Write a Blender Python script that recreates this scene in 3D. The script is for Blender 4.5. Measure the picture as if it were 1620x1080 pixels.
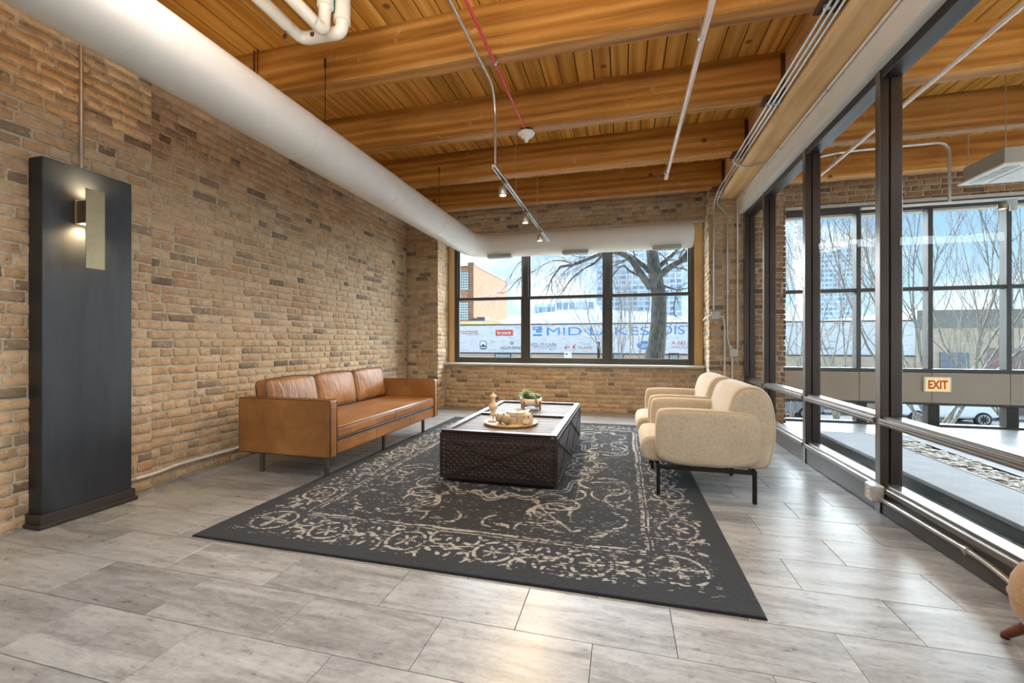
import bpy, bmesh, math, random
import numpy as np
from mathutils import Vector, Matrix, Quaternion

random.seed(7)
for o in list(bpy.data.objects):
    bpy.data.objects.remove(o, do_unlink=True)
scene = bpy.context.scene
COL = scene.collection
PI = math.pi

# ------------------------------------------------------------------ camera
FPX = 676.0
YAW = math.atan(175.0 / 676.0)
EYE = 1.144
CY, SY = math.cos(YAW), math.sin(YAW)
cam_d = bpy.data.cameras.new('camera')
cam_d.sensor_fit = 'HORIZONTAL'
cam_d.sensor_width = 36.0
cam_d.lens = FPX / 1620.0 * 36.0
cam_d.clip_start = 0.05
cam_d.clip_end = 600
cam = bpy.data.objects.new('camera', cam_d)
COL.objects.link(cam)
cam.location = (0, 0, EYE)
cam.rotation_euler = (PI / 2, 0, YAW)
scene.camera = cam

# ------------------------------------------------------------------ world: blue sky with white cloud
world = bpy.data.worlds.new('sky')
scene.world = world
world.use_nodes = True
wt = world.node_tree
wt.nodes.clear()
w_out = wt.nodes.new('ShaderNodeOutputWorld')
w_bg = wt.nodes.new('ShaderNodeBackground')
w_tc = wt.nodes.new('ShaderNodeTexCoord')
w_sep = wt.nodes.new('ShaderNodeSeparateXYZ')
w_grad = wt.nodes.new('ShaderNodeValToRGB')
w_map = wt.nodes.new('ShaderNodeMapping')
w_noise = wt.nodes.new('ShaderNodeTexNoise')
w_ramp = wt.nodes.new('ShaderNodeValToRGB')
w_mix = wt.nodes.new('ShaderNodeMixRGB')
wl = wt.links.new
wl(w_tc.outputs['Generated'], w_sep.inputs[0])
wl(w_sep.outputs['Z'], w_grad.inputs['Fac'])
g = w_grad.color_ramp
g.elements[0].position = 0.0; g.elements[0].color = (0.74, 0.84, 0.95, 1)
g.elements[1].position = 0.34; g.elements[1].color = (0.17, 0.42, 0.86, 1)
e = g.elements.new(0.10); e.color = (0.46, 0.69, 0.94, 1)
w_map.inputs['Scale'].default_value = (2.1, 2.1, 5.0)
w_map.inputs['Location'].default_value = (0.35, 0.1, 0.3)
wl(w_tc.outputs['Generated'], w_map.inputs[0])
wl(w_map.outputs[0], w_noise.inputs['Vector'])
w_noise.inputs['Scale'].default_value = 1.6
w_noise.inputs['Detail'].default_value = 7
w_noise.inputs['Roughness'].default_value = 0.55
r = w_ramp.color_ramp
r.elements[0].position = 0.50; r.elements[0].color = (0, 0, 0, 1)
r.elements[1].position = 0.66; r.elements[1].color = (1, 1, 1, 1)
wl(w_noise.outputs[0], w_ramp.inputs['Fac'])
wl(w_ramp.outputs[0], w_mix.inputs['Fac'])
wl(w_grad.outputs[0], w_mix.inputs['Color1'])
w_mix.inputs['Color2'].default_value = (0.93, 0.95, 0.98, 1)
wl(w_mix.outputs[0], w_bg.inputs['Color'])
w_bg.inputs['Strength'].default_value = 1.0
wl(w_bg.outputs[0], w_out.inputs['Surface'])

# ------------------------------------------------------------------ daylight (sun behind thin cloud: very soft) and added fill lights
def light(name, kind, loc, energy, color, rot=None, **kw):
    d = bpy.data.lights.new(name, kind)
    d.energy = energy
    d.color = color
    for k, v in kw.items():
        setattr(d, k, v)
    o = bpy.data.objects.new(name, d)
    o.location = loc
    if rot is not None:
        o.rotation_euler = rot
    COL.objects.link(o)
    return o

def aim(o, target):
    v = Vector(target) - Vector(o.location)
    o.rotation_euler = v.to_track_quat('-Z', 'Y').to_euler()

sun = light('daylight_sun', 'SUN', (4, 20, 20), 34.0, (0.84, 0.92, 1.0), angle=math.radians(120))
aim(sun, (3.6, 9.0, 13.2))
# fill lights without fixtures, added out of view to brighten both rooms
fillA = light('room_fill_light', 'AREA', (-0.5, 0.2, 3.05), 62, (1.0, 0.97, 0.93), (0, 0, 0), shape='RECTANGLE', size=3.2, size_y=3.2)
fillU = light('ceiling_fill_light', 'AREA', (-0.4, 0.4, 2.60), 120, (1.0, 0.95, 0.88), (PI, 0, 0), shape='RECTANGLE', size=2.8, size_y=1.8)
fillB = light('lobby_fill_light', 'AREA', (4.2, 1.6, 3.05), 40, (1.0, 0.95, 0.9), (0, 0, 0), shape='RECTANGLE', size=3.0, size_y=2.0)
fillV = light('lobby_ceiling_fill', 'AREA', (4.2, 1.6, 2.62), 50, (1.0, 0.93, 0.84), (PI, 0, 0), shape='RECTANGLE', size=3.0, size_y=1.6)

scene.view_settings.view_transform = 'Standard'
scene.view_settings.look = 'None'
scene.view_settings.gamma = 1.0
scene.view_settings.use_curve_mapping = False
scene.view_settings.exposure = 0.58

# ------------------------------------------------------------------ pixel helpers: a pixel gives a direction, the plane it lies on gives the distance
def ray(px, py):
    a = (px - 810.0) / FPX
    return Vector((CY * a - SY, SY * a + CY, -(py - 540.0) / FPX))
def onX(px, py, X):
    d = ray(px, py); return Vector((0, 0, EYE)) + d * (X / d.x)
def onY(px, py, Y):
    d = ray(px, py); return Vector((0, 0, EYE)) + d * (Y / d.y)
def onZ(px, py, Z=0.0):
    d = ray(px, py); return Vector((0, 0, EYE)) + d * ((Z - EYE) / d.z)
def proj(p):
    dep = CY * p[1] - SY * p[0]
    if dep < 0.05:
        return None
    return (810 + FPX * (CY * p[0] + SY * p[1]) / dep, 540 - FPX * (p[2] - EYE) / dep)

# ------------------------------------------------------------------ material helpers
def srgb(r, g, b):
    def f(c):
        c /= 255.0
        return c / 12.92 if c <= 0.04045 else ((c + 0.055) / 1.055) ** 2.4
    return (f(r), f(g), f(b), 1.0)

class NT:
    def __init__(self, name):
        self.m = bpy.data.materials.new(name)
        self.m.use_nodes = True
        self.t = self.m.node_tree
        self.t.nodes.clear()
        self.out = self.t.nodes.new('ShaderNodeOutputMaterial')
    def n(self, typ, props=None, **inp):
        nd = self.t.nodes.new('ShaderNode' + typ)
        for k, v in (props or {}).items():
            setattr(nd, k, v)
        for k, v in inp.items():
            key = k.replace('_', ' ') if not k.startswith('i') or not k[1:].isdigit() else int(k[1:])
            sock = nd.inputs[key]
            if isinstance(v, bpy.types.NodeSocket):
                self.t.links.new(v, sock)
            else:
                sock.default_value = v
        return nd
    def link(self, a, b):
        self.t.links.new(a, b)
    def math(self, op, a, b=0.0, c=None):
        nd = self.t.nodes.new('ShaderNodeMath'); nd.operation = op
        for i, v in enumerate((a, b, c)):
            if v is None: continue
            if isinstance(v, bpy.types.NodeSocket): self.t.links.new(v, nd.inputs[i])
            else: nd.inputs[i].default_value = v
        return nd.outputs[0]
    def ramp(self, fac, stops, interp='LINEAR'):
        nd = self.t.nodes.new('ShaderNodeValToRGB')
        cr = nd.color_ramp; cr.interpolation = interp
        while len(cr.elements) < len(stops): cr.elements.new(0.5)
        for el, (p, c) in zip(cr.elements, stops):
            el.position = p
            el.color = c if len(c) == 4 else (*c, 1)
        self.t.links.new(fac, nd.inputs['Fac'])
        return nd.outputs['Color']
    def mix(self, fac, a, b, mode='MIX'):
        nd = self.t.nodes.new('ShaderNodeMixRGB'); nd.blend_type = mode
        for i, v in enumerate((fac, a, b)):
            if isinstance(v, bpy.types.NodeSocket): self.t.links.new(v, nd.inputs[i])
            else: nd.inputs[i].default_value = v
        return nd.outputs[0]
    def coord(self, which='Object', scale=(1, 1, 1), offset=None, rot=(0, 0, 0)):
        tc = self.t.nodes.new('ShaderNodeTexCoord')
        v = tc.outputs[which]
        if offset is not None:
            va = self.t.nodes.new('ShaderNodeVectorMath'); va.operation = 'ADD'
            self.t.links.new(v, va.inputs[0]); self.t.links.new(offset, va.inputs[1]); v = va.outputs[0]
        mp = self.t.nodes.new('ShaderNodeMapping')
        mp.inputs['Scale'].default_value = scale
        mp.inputs['Rotation'].default_value = rot
        self.t.links.new(v, mp.inputs[0])
        return mp.outputs[0]
    def rnd_offset(self, k=37.0):
        oi = self.t.nodes.new('ShaderNodeObjectInfo')
        m = self.math('MULTIPLY', oi.outputs['Random'], k)
        cb = self.t.nodes.new('ShaderNodeCombineXYZ')
        for i in range(3): self.t.links.new(m, cb.inputs[i])
        return cb.outputs[0]
    def noise(self, vec, scale, detail=4, rough=0.55, dist=0.0):
        nd = self.t.nodes.new('ShaderNodeTexNoise')
        nd.inputs['Scale'].default_value = scale
        nd.inputs['Detail'].default_value = detail
        nd.inputs['Roughness'].default_value = rough
        nd.inputs['Distortion'].default_value = dist
        if vec is not None: self.t.links.new(vec, nd.inputs['Vector'])
        return nd.outputs[0]
    def bump(self, h, strength=0.3, dist=0.01):
        nd = self.t.nodes.new('ShaderNodeBump')
        nd.inputs['Strength'].default_value = strength
        nd.inputs['Distance'].default_value = dist
        self.t.links.new(h, nd.inputs['Height'])
        return nd.outputs[0]
    def bsdf(self, color, rough=0.5, metal=0.0, normal=None, spec=0.5, **kw):
        nd = self.t.nodes.new('ShaderNodeBsdfPrincipled')
        for k, v in (('Base Color', color), ('Roughness', rough), ('Metallic', metal), ('Specular IOR Level', spec)):
            if isinstance(v, bpy.types.NodeSocket): self.t.links.new(v, nd.inputs[k])
            else: nd.inputs[k].default_value = v
        if normal is not None: self.t.links.new(normal, nd.inputs['Normal'])
        for k, v in kw.items():
            nd.inputs[k.replace('_', ' ')].default_value = v
        self.t.links.new(nd.outputs[0], self.out.inputs['Surface'])
        return nd

def plain(name, col, rough=0.5, metal=0.0, var=0.08, nscale=30.0, bump=0.05, spec=0.5, bdist=0.002):
    t = NT(name)
    v = t.coord('Object')
    h = t.noise(v, nscale, 4)
    c2 = tuple(max(0, c * (1 - var)) for c in col[:3]) + (1,)
    c3 = tuple(min(1, c * (1 + var)) for c in col[:3]) + (1,)
    c = t.ramp(h, [(0.3, c2), (0.7, c3)])
    t.bsdf(c, rough, metal, t.bump(h, bump, bdist) if bump else None, spec)
    return t.m

def emit(name, col, strength):
    t = NT(name)
    nd = t.n('Emission', Color=col, Strength=strength)
    t.link(nd.outputs[0], t.out.inputs['Surface'])
    return t.m

M = {}

def brick_material(name, stops, mortar_dust=0.25):
    t = NT(name)
    geo = t.n('NewGeometry')
    oi = t.n('ObjectInfo')
    rr = t.math('FRACT', t.math('ADD', geo.outputs['Random Per Island'], t.math('MULTIPLY', oi.outputs['Random'], 7.31)))
    base = t.ramp(rr, stops)
    pos = geo.outputs['Position']
    n1 = t.noise(pos, 9.0, 5, 0.6)
    n2 = t.noise(pos, 46.0, 5, 0.65)
    n3 = t.noise(pos, 150.0, 3, 0.6)
    c = t.mix(t.math('MULTIPLY', t.ramp(n1, [(0.45, (0, 0, 0)), (0.72, (1, 1, 1))]), 0.40), base, (0.25, 0.165, 0.10, 1))
    n4 = t.noise(pos, 21.0, 6, 0.7)
    c = t.mix(t.math('MULTIPLY', t.ramp(n4, [(0.54, (0, 0, 0)), (0.66, (1, 1, 1))]), mortar_dust + 0.30), c, (0.64, 0.56, 0.42, 1))
    c = t.mix(t.math('MULTIPLY', t.ramp(n4, [(0.30, (1, 1, 1)), (0.42, (0, 0, 0))]), 0.55), c, (0.17, 0.105, 0.06, 1))
    c = t.mix(t.ramp(n2, [(0.31, (0.85, 0.85, 0.85)), (0.37, (0, 0, 0))]), c, (0.06, 0.04, 0.028, 1))
    hh = t.math('ADD', t.math('MULTIPLY', n4, 0.8), t.math('ADD', t.math('MULTIPLY', n2, 0.6), t.math('MULTIPLY', n3, 0.4)))
    t.bsdf(c, 0.88, 0, t.bump(hh, 1.0, 0.012), 0.25)
    return t.m

TAN = [(0.0, srgb(126, 104, 84)), (0.05, srgb(152, 130, 108)), (0.09, srgb(194, 163, 126)), (0.40, srgb(206, 175, 138)),
       (0.62, srgb(214, 186, 150)), (0.82, srgb(196, 157, 115)), (0.95, srgb(176, 152, 122)), (1.0, srgb(140, 124, 104))]
M['brick'] = brick_material('tan_common_brick', TAN)
REDTAN = [(0.0, srgb(118, 84, 60)), (0.12, srgb(150, 112, 80)), (0.5, srgb(176, 136, 98)), (0.85, srgb(188, 148, 108)), (1.0, srgb(126, 96, 74))]
M['brick_back'] = brick_material('tan_window_wall_brick', TAN, 0.2)
M['brick_lobby'] = brick_material('brown_lobby_brick', REDTAN, 0.12)

def mortar_mat():
    t = NT('lime_mortar')
    v = t.n('NewGeometry').outputs['Position']
    a = t.noise(v, 26, 5, 0.65); b = t.noise(v, 140, 3, 0.6); d = t.noise(v, 2.2, 3)
    c = t.ramp(a, [(0.25, srgb(156, 144, 122)), (0.5, srgb(202, 192, 170)), (0.78, srgb(218, 210, 190))])
    c = t.mix(t.math('MULTIPLY', d, 0.35), c, srgb(150, 120, 88))
    t.bsdf(c, 0.95, 0, t.bump(t.math('ADD', a, b), 0.8, 0.008), 0.15)
    return t.m
M['mortar'] = mortar_mat()

def wood_mat(name, dark, mid, light_, axis, scale=1.0, rough=0.5, streak=9.0, bump=0.25, white=0.0, spec=0.4):
    """grain runs along `axis` of the object"""
    t = NT(name)
    off = t.rnd_offset(53.0)
    sc = [streak * scale] * 3; sc[axis] = 0.55 * scale
    v = t.coord('Object', tuple(sc), off)
    sc2 = [streak * 5 * scale] * 3; sc2[axis] = 1.2 * scale
    v2 = t.coord('Object', tuple(sc2), off)
    v3 = t.coord('Object', (1.3 * scale,) * 3, off)
    n1 = t.noise(v, 1.0, 5, 0.6, 0.8)
    n2 = t.noise(v2, 1.0, 4, 0.6, 0.3)
    n3 = t.noise(v3, 1.5, 3, 0.5)
    w = t.n('TexWave', {'wave_type': 'RINGS', 'rings_direction': 'XYZ'[axis]}, Vector=v, Scale=0.45, Distortion=7.0, Detail=2.0, Detail_Scale=1.2)
    f = t.math('ADD', t.math('MULTIPLY', n1, 0.55), t.math('ADD', t.math('MULTIPLY', w.outputs['Fac'], 0.16), t.math('MULTIPLY', n2, 0.32)))
    c = t.ramp(f, [(0.30, dark), (0.50, mid), (0.72, light_)])
    oi = t.n('ObjectInfo')
    hsv = t.n('HueSaturation', Color=c, Value=t.math('ADD', t.math('MULTIPLY', oi.outputs['Random'], 0.34), 0.83))
    c = hsv.outputs[0]
    c = t.mix(t.math('MULTIPLY', t.ramp(n3, [(0.50, (0, 0, 0)), (0.75, (1, 1, 1))]), 0.35), c, dark)
    if white:
        c = t.mix(t.math('MULTIPLY', t.ramp(t.noise(v3, 5.0, 6, 0.75), [(0.60, (0, 0, 0)), (0.72, (1, 1, 1))]), white), c, srgb(226, 205, 172))
    vk = t.coord('Object', (2.4, 2.4, 2.4), off)
    vo = t.n('TexVoronoi', Vector=vk, Scale=1.0)
    c = t.mix(t.ramp(vo.outputs['Distance'], [(0.045, (0.85, 0.85, 0.85)), (0.085, (0, 0, 0))]), c, tuple(x * 0.35 for x in dark[:3]) + (1,))
    t.bsdf(c, rough, 0, t.bump(t.math('ADD', n1, n2), bump, 0.004), spec)
    return t.m
M['plank'] = wood_mat('honey_pine_plank', srgb(172, 112, 40), srgb(218, 158, 70), srgb(236, 188, 106), 1, rough=0.5, white=0.35)
M['beam'] = wood_mat('amber_timber_beam', srgb(128, 80, 28), srgb(174, 116, 46), srgb(206, 152, 80), 0, rough=0.55, white=0.35)
M['girder'] = wood_mat('blond_timber_girder', srgb(186, 142, 90), srgb(216, 176, 122), srgb(232, 200, 152), 1, rough=0.6, white=0.4)
M['jamb_wood'] = wood_mat('pine_window_casing', srgb(196, 150, 92), srgb(222, 182, 124), srgb(236, 204, 152), 2, rough=0.55)
M['plank_lobby'] = M['plank']
M['table_wood'] = wood_mat('dark_carved_wood', srgb(28, 20, 19), srgb(46, 34, 32), srgb(70, 56, 52), 0, rough=0.42, bump=0.3)
M['table_top'] = wood_mat('weathered_brown_tabletop', srgb(60, 50, 44), srgb(92, 82, 74), srgb(122, 112, 103), 0, rough=0.58, streak=14, spec=0.22)
M['stand_wood'] = wood_mat('walnut_stand', srgb(112, 62, 26), srgb(156, 94, 44), srgb(180, 118, 62), 2, 3.0, rough=0.45)
M['stool_wood'] = wood_mat('red_brown_leg', srgb(60, 24, 12), srgb(98, 44, 22), srgb(124, 62, 34), 2, 2.0, rough=0.3)

def tile_mat():
    t = NT('grey_stone_plank_tile')
    off = t.rnd_offset(91.0)
    v = t.coord('Object', (1.1, 7.0, 1.0), off)
    v2 = t.coord('Object', (10, 26, 1.0), off)
    v3 = t.coord('Object', (55, 75, 1.0), off)
    a = t.noise(v, 1.6, 6, 0.65, 0.6); b = t.noise(v2, 1.5, 5, 0.6, 0.3); d = t.noise(v3, 1.0, 3, 0.6)
    f = t.math('ADD', t.math('MULTIPLY', a, 0.62), t.math('ADD', t.math('MULTIPLY', b, 0.26), t.math('MULTIPLY', d, 0.14)))
    c = t.ramp(f, [(0.30, srgb(92, 92, 92)), (0.45, srgb(134, 136, 137)), (0.56, srgb(160, 163, 165)), (0.72, srgb(182, 185, 187))])
    oi = t.n('ObjectInfo')
    c = t.n('HueSaturation', Color=c, Value=t.math('ADD', t.math('MULTIPLY', oi.outputs['Random'], 0.20), 0.90)).outputs[0]
    rg = t.math('ADD', t.math('MULTIPLY', b, 0.22), 0.20)
    t.bsdf(c, rg, 0, t.bump(t.math('ADD', b, d), 0.12, 0.002), 0.5)
    return t.m
M['tile'] = tile_mat()
M['grout'] = plain('dark_tile_joint', srgb(70, 64, 58), 0.8)
M['white_paint'] = plain('white_painted_metal', srgb(222, 219, 212), 0.42, 0, 0.03, 6, 0.03)
M['drywall'] = plain('white_drywall', srgb(224, 220, 212), 0.75, 0, 0.03, 8, 0.02)
M['bronze'] = plain('dark_bronze_aluminium', srgb(58, 50, 46), 0.34, 0.55, 0.08, 4, 0.02)
M['bronze_light'] = plain('satin_bronze_aluminium', srgb(128, 122, 116), 0.32, 0.75, 0.06, 4, 0.02)
M['kick'] = plain('grey_bronze_kick_plate', srgb(84, 80, 78), 0.30, 0.5, 0.06, 3, 0.02)
M['frame_dark'] = plain('charcoal_window_frame', srgb(72, 69, 64), 0.45, 0.2, 0.06, 6, 0.02)
M['galv'] = plain('galvanised_conduit', srgb(200, 198, 192), 0.30, 0.85, 0.06, 20, 0.02)
M['painted_conduit'] = plain('white_conduit', srgb(224, 220, 212), 0.42, 0.1, 0.04, 20, 0.02)
M['grey_box'] = plain('grey_electrical_box', srgb(190, 190, 186), 0.45, 0.3, 0.06, 20, 0.02)
M['steel_dark'] = plain('dark_steel', srgb(44, 40, 38), 0.38, 0.7, 0.08, 12, 0.02)
M['hanger'] = plain('brown_steel_hanger', srgb(84, 54, 40), 0.5, 0.4, 0.1, 12, 0.05)
M['red_pipe'] = plain('red_painted_conduit', srgb(206, 62, 72), 0.4, 0.1, 0.06, 20, 0.02)
M['copper_pipe'] = plain('pink_white_sprinkler_pipe', srgb(226, 204, 190), 0.35, 0.3, 0.06, 14, 0.02)
M['pvc'] = plain('white_pipe_insulation', srgb(240, 232, 216), 0.4, 0, 0.04, 25, 0.1)
M['brass'] = plain('brushed_brass', srgb(150, 136, 108), 0.42, 0.85, 0.06, 40, 0.02)
M['leg_steel'] = plain('brushed_steel_leg', srgb(120, 112, 104), 0.32, 0.85, 0.06, 20, 0.02)
M['green'] = plain('green_tape', srgb(28, 96, 68), 0.5)
M['white_plastic'] = plain('white_plastic', srgb(232, 228, 218), 0.4, 0, 0.02, 10, 0)
M['stone_sill'] = plain('limestone_sill', srgb(196, 190, 178), 0.7, 0, 0.1, 14, 0.15)
M['spandrel'] = plain('taupe_spandrel_panel', srgb(166, 150, 130), 0.6, 0, 0.03, 6, 0.02)
M['black_stone'] = plain('black_stone', srgb(34, 36, 40), 0.3, 0, 0.1, 8, 0.03)
M['slab'] = plain('pale_grey_stone_slab', srgb(140, 145, 152), 0.6, 0, 0.10, 5, 0.04, 0.12)
M['grille'] = plain('duct_grille', srgb(176, 176, 168), 0.4, 0.5, 0.06)

def panel_mat():
    t = NT('blackened_steel_panel')
    v = t.coord('Object', (1, 1, 1))
    a = t.noise(t.coord('Object', (3, 5, 0.8)), 1.2, 5, 0.6, 0.4); b = t.noise(v, 220, 3, 0.6)
    c = t.ramp(a, [(0.3, srgb(34, 36, 40)), (0.7, srgb(52, 56, 60))])
    t.bsdf(c, t.math('ADD', t.math('MULTIPLY', b, 0.18), 0.34), 0.25, t.bump(b, 0.25, 0.001), 0.5)
    return t.m
M['panel'] = panel_mat()
M['panel_trim'] = plain('dark_base_trim', srgb(52, 46, 42), 0.42, 0.1, 0.06, 20, 0.03)

def leather_mat():
    t = NT('tan_leather')
    v = t.coord('Object')
    a = t.noise(v, 3.2, 4, 0.6, 0.3); b = t.noise(v, 260, 3, 0.6)
    c = t.ramp(a, [(0.3, srgb(122, 82, 42)), (0.55, srgb(148, 103, 58)), (0.75, srgb(168, 124, 78))])
    t.bsdf(c, t.math('ADD', t.math('MULTIPLY', a, 0.14), 0.34), 0, t.bump(b, 0.12, 0.001), 0.45)
    return t.m
M['leather'] = leather_mat()
def leather_wrinkled():
    t = NT('creased_tan_leather')
    v = t.coord('Object', (1, 1, 1))
    a = t.noise(v, 3.2, 4, 0.6, 0.3); b = t.noise(v, 260, 3, 0.6)
    w = t.noise(t.coord('Object', (3, 15, 3.2), None, (0.5, 0, 0)), 1.0, 4, 0.55, 1.0)
    c = t.ramp(a, [(0.3, srgb(122, 82, 42)), (0.55, srgb(148, 103, 58)), (0.75, srgb(168, 124, 78))])
    t.bsdf(c, t.math('ADD', t.math('MULTIPLY', a, 0.14), 0.36), 0, t.bump(t.math('ADD', w, t.math('MULTIPLY', b, 0.02)), 0.45, 0.03), 0.42)
    return t.m
M['leather_soft'] = leather_wrinkled()
M['leather_dark'] = plain('dark_leather_piping', srgb(64, 36, 16), 0.4, 0, 0.1, 30, 0.05)

def fabric_mat(name, c1, c2, sc=420):
    t = NT(name)
    vx = t.coord('Object', (sc, sc * 0.12, sc)); vy = t.coord('Object', (sc * 0.12, sc, sc * 0.12))
    a = t.noise(vx, 1.0, 2); b = t.noise(vy, 1.0, 2); d = t.noise(t.coord('Object'), 4.0, 3)
    f = t.math('ADD', t.math('MULTIPLY', t.math('ADD', a, b), 0.38), t.math('MULTIPLY', d, 0.24))
    c = t.ramp(f, [(0.35, c1), (0.65, c2)])
    t.bsdf(c, 0.92, 0, t.bump(t.math('ADD', a, b), 0.4, 0.002), 0.2, Sheen_Weight=0.25)
    return t.m
M['cream'] = fabric_mat('cream_linen_upholstery', srgb(168, 154, 132), srgb(202, 190, 170))
M['stool_fabric'] = fabric_mat('ochre_stool_fabric', srgb(128, 96, 60), srgb(166, 130, 88), 300)
M['chair_piping'] = plain('cream_piping', srgb(170, 142, 98), 0.8, 0, 0.06, 60, 0.05)
M['black_metal'] = plain('black_powder_coat', srgb(22, 20, 20), 0.42, 0.3, 0.06, 20, 0.02)

def glass_mat(name, tint=(0.97, 0.985, 0.98, 1), ior=1.5, refl=1.0):
    t = NT(name)
    fr = t.n('Fresnel', IOR=ior)
    tr = t.n('BsdfTransparent', Color=tint)
    gl = t.n('BsdfGlossy', Color=(1, 1, 1, 1), Roughness=0.0)
    geo = t.n('NewGeometry')
    f = t.math('MULTIPLY', fr.outputs[0], t.math('MULTIPLY', t.math('SUBTRACT', 1.0, geo.outputs['Backfacing']), refl))
    mx = t.n('MixShader', i0=f, i1=tr.outputs[0], i2=gl.outputs[0])
    t.link(mx.outputs[0], t.out.inputs['Surface'])
    return t.m
M['glass'] = glass_mat('clear_window_glass', refl=0.4)
M['glass_part'] = glass_mat('clear_partition_glass', (0.95, 0.965, 0.96, 1), 1.5, 0.16)

# ------------------------------------------------------------------ object helpers
def tag(o, label=None, cat=None, group=None, kind=None):
    if label: o['label'] = label
    if cat: o['category'] = cat
    if group: o['group'] = group
    if kind: o['kind'] = kind
    return o

def empty(name, loc=(0, 0, 0), rotz=0.0, label=None, cat=None, group=None, kind=None):
    o = bpy.data.objects.new(name, None)
    o.empty_display_size = 0.1
    o.location = loc
    o.rotation_euler = (0, 0, rotz)
    COL.objects.link(o)
    return tag(o, label, cat, group, kind)

def link_mesh(name, me, parent=None, matrix=None):
    o = bpy.data.objects.new(name, me)
    COL.objects.link(o)
    if parent is not None: o.parent = parent
    if matrix is not None: o.matrix_local = matrix
    return o

def copy_tree(o, parent=None):
    c = o.copy(); COL.objects.link(c); c.parent = parent
    for ch in list(o.children): copy_tree(ch, c)
    return c

class MB:
    """collects shapes, builds ONE mesh object"""
    def __init__(s):
        s.v = []; s.f = []; s.sm = []
    def add(s, verts, faces, smooth=False):
        b = len(s.v)
        s.v += [tuple(p) for p in verts]
        s.f += [tuple(b + i for i in f) for f in faces]
        s.sm += [smooth] * len(faces)
        return s
    def box(s, x0, y0, z0, x1, y1, z1):
        v = [(x0, y0, z0), (x1, y0, z0), (x1, y1, z0), (x0, y1, z0), (x0, y0, z1), (x1, y0, z1), (x1, y1, z1), (x0, y1, z1)]
        return s.add(v, [(0, 3, 2, 1), (4, 5, 6, 7), (0, 1, 5, 4), (1, 2, 6, 5), (2, 3, 7, 6), (3, 0, 4, 7)])
    def bbox(s, x0, y0, z0, x1, y1, z1, b=0.004):
        """box with chamfered edges"""
        bm = bmesh.new()
        bmesh.ops.create_cube(bm, size=1.0)
        for v in bm.verts:
            v.co = Vector((x0 + (v.co.x + .5) * (x1 - x0), y0 + (v.co.y + .5) * (y1 - y0), z0 + (v.co.z + .5) * (z1 - z0)))
        bmesh.ops.bevel(bm, geom=list(bm.edges), offset=b, segments=1, affect='EDGES', profile=0.5)
        bm.verts.index_update()
        s.add([v.co[:] for v in bm.verts], [[v.index for v in f.verts] for f in bm.faces])
        bm.free(); return s
    def obox(s, M4, sx, sy, sz):
        v = [M4 @ Vector((x * sx / 2, y * sy / 2, z * sz / 2)) for z in (-1, 1) for y in (-1, 1) for x in (-1, 1)]
        return s.add(v, [(0, 2, 3, 1), (4, 5, 7, 6), (0, 1, 5, 4), (1, 3, 7, 5), (3, 2, 6, 7), (2, 0, 4, 6)])
    def bar(s, a, b, w, h, up=(0, 0, 1)):
        a, b = Vector(a), Vector(b); d = (b - a); L = d.length; d.normalize()
        up = Vector(up)
        if abs(d.dot(up)) > 0.98: up = Vector((1, 0, 0))
        sd = d.cross(up).normalized(); u2 = sd.cross(d)
        R = Matrix((sd, d, u2)).transposed().to_4x4(); R.translation = (a + b) / 2
        return s.obox(R, w, L, h)
    def tube(s, pts, r, seg=10, caps=True, smooth=True):
        pts = [Vector(p) for p in pts]
        n = len(pts)
        rs = r if isinstance(r, (list, tuple)) else [r] * n
        tang = []
        for i in range(n):
            a = pts[max(i - 1, 0)]; b = pts[min(i + 1, n - 1)]
            d = (b - a)
            tang.append(d.normalized() if d.length > 1e-9 else Vector((0, 0, 1)))
        ref = Vector((0, 0, 1)) if abs(tang[0].z) < 0.9 else Vector((1, 0, 0))
        nrm = (ref - tang[0] * ref.dot(tang[0])).normalized()
        V = []; F = []
        for i in range(n):
            if i:
                q = tang[i - 1].rotation_difference(tang[i]); nrm = (q @ nrm); nrm = (nrm - tang[i] * nrm.dot(tang[i])).normalized()
            bi = tang[i].cross(nrm)
            for k in range(seg):
                a = 2 * PI * k / seg
                V.append(pts[i] + (nrm * math.cos(a) + bi * math.sin(a)) * rs[i])
        for i in range(n - 1):
            for k in range(seg):
                k2 = (k + 1) % seg
                F.append((i * seg + k, i * seg + k2, (i + 1) * seg + k2, (i + 1) * seg + k))
        s.add(V, F, smooth)
        if caps:
            s.add(V[:seg], [tuple(range(seg))[::-1]]); s.add(V[-seg:], [tuple(range(seg))])
        return s
    def lathe(s, prof, c=(0, 0, 0), seg=24, axis='Z', smooth=True, sx=1.0, sy=1.0):
        V = []; F = []
        n = len(prof)
        for (r, h) in prof:
            for k in range(seg):
                a = 2 * PI * k / seg
                x, y = r * math.cos(a) * sx, r * math.sin(a) * sy
                p = (x, y, h) if axis == 'Z' else ((h, x, y) if axis == 'X' else (x, h, y))
                V.append((c[0] + p[0], c[1] + p[1], c[2] + p[2]))
        for i in range(n - 1):
            for k in range(seg):
                k2 = (k + 1) % seg
                q = (i * seg + k, i * seg + k2, (i + 1) * seg + k2, (i + 1) * seg + k)
                F.append(q if axis != 'Y' else q[::-1])
        s.add(V, F, smooth)
        cap = [tuple(range(seg))[::-1], tuple(range(seg))]
        if axis == 'Y': cap = cap[::-1]
        if prof[0][0] > 1e-5: s.add(V[:seg], [cap[0]])
        if prof[-1][0] > 1e-5: s.add(V[-seg:], [cap[1]])
        return s
    def sphere(s, c, r, seg=16, rings=10, sz=1.0):
        prof = [(max(1e-6, r * math.sin(PI * i / rings)), -r * math.cos(PI * i / rings) * sz) for i in range(rings + 1)]
        return s.lathe(prof, c, seg)
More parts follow.
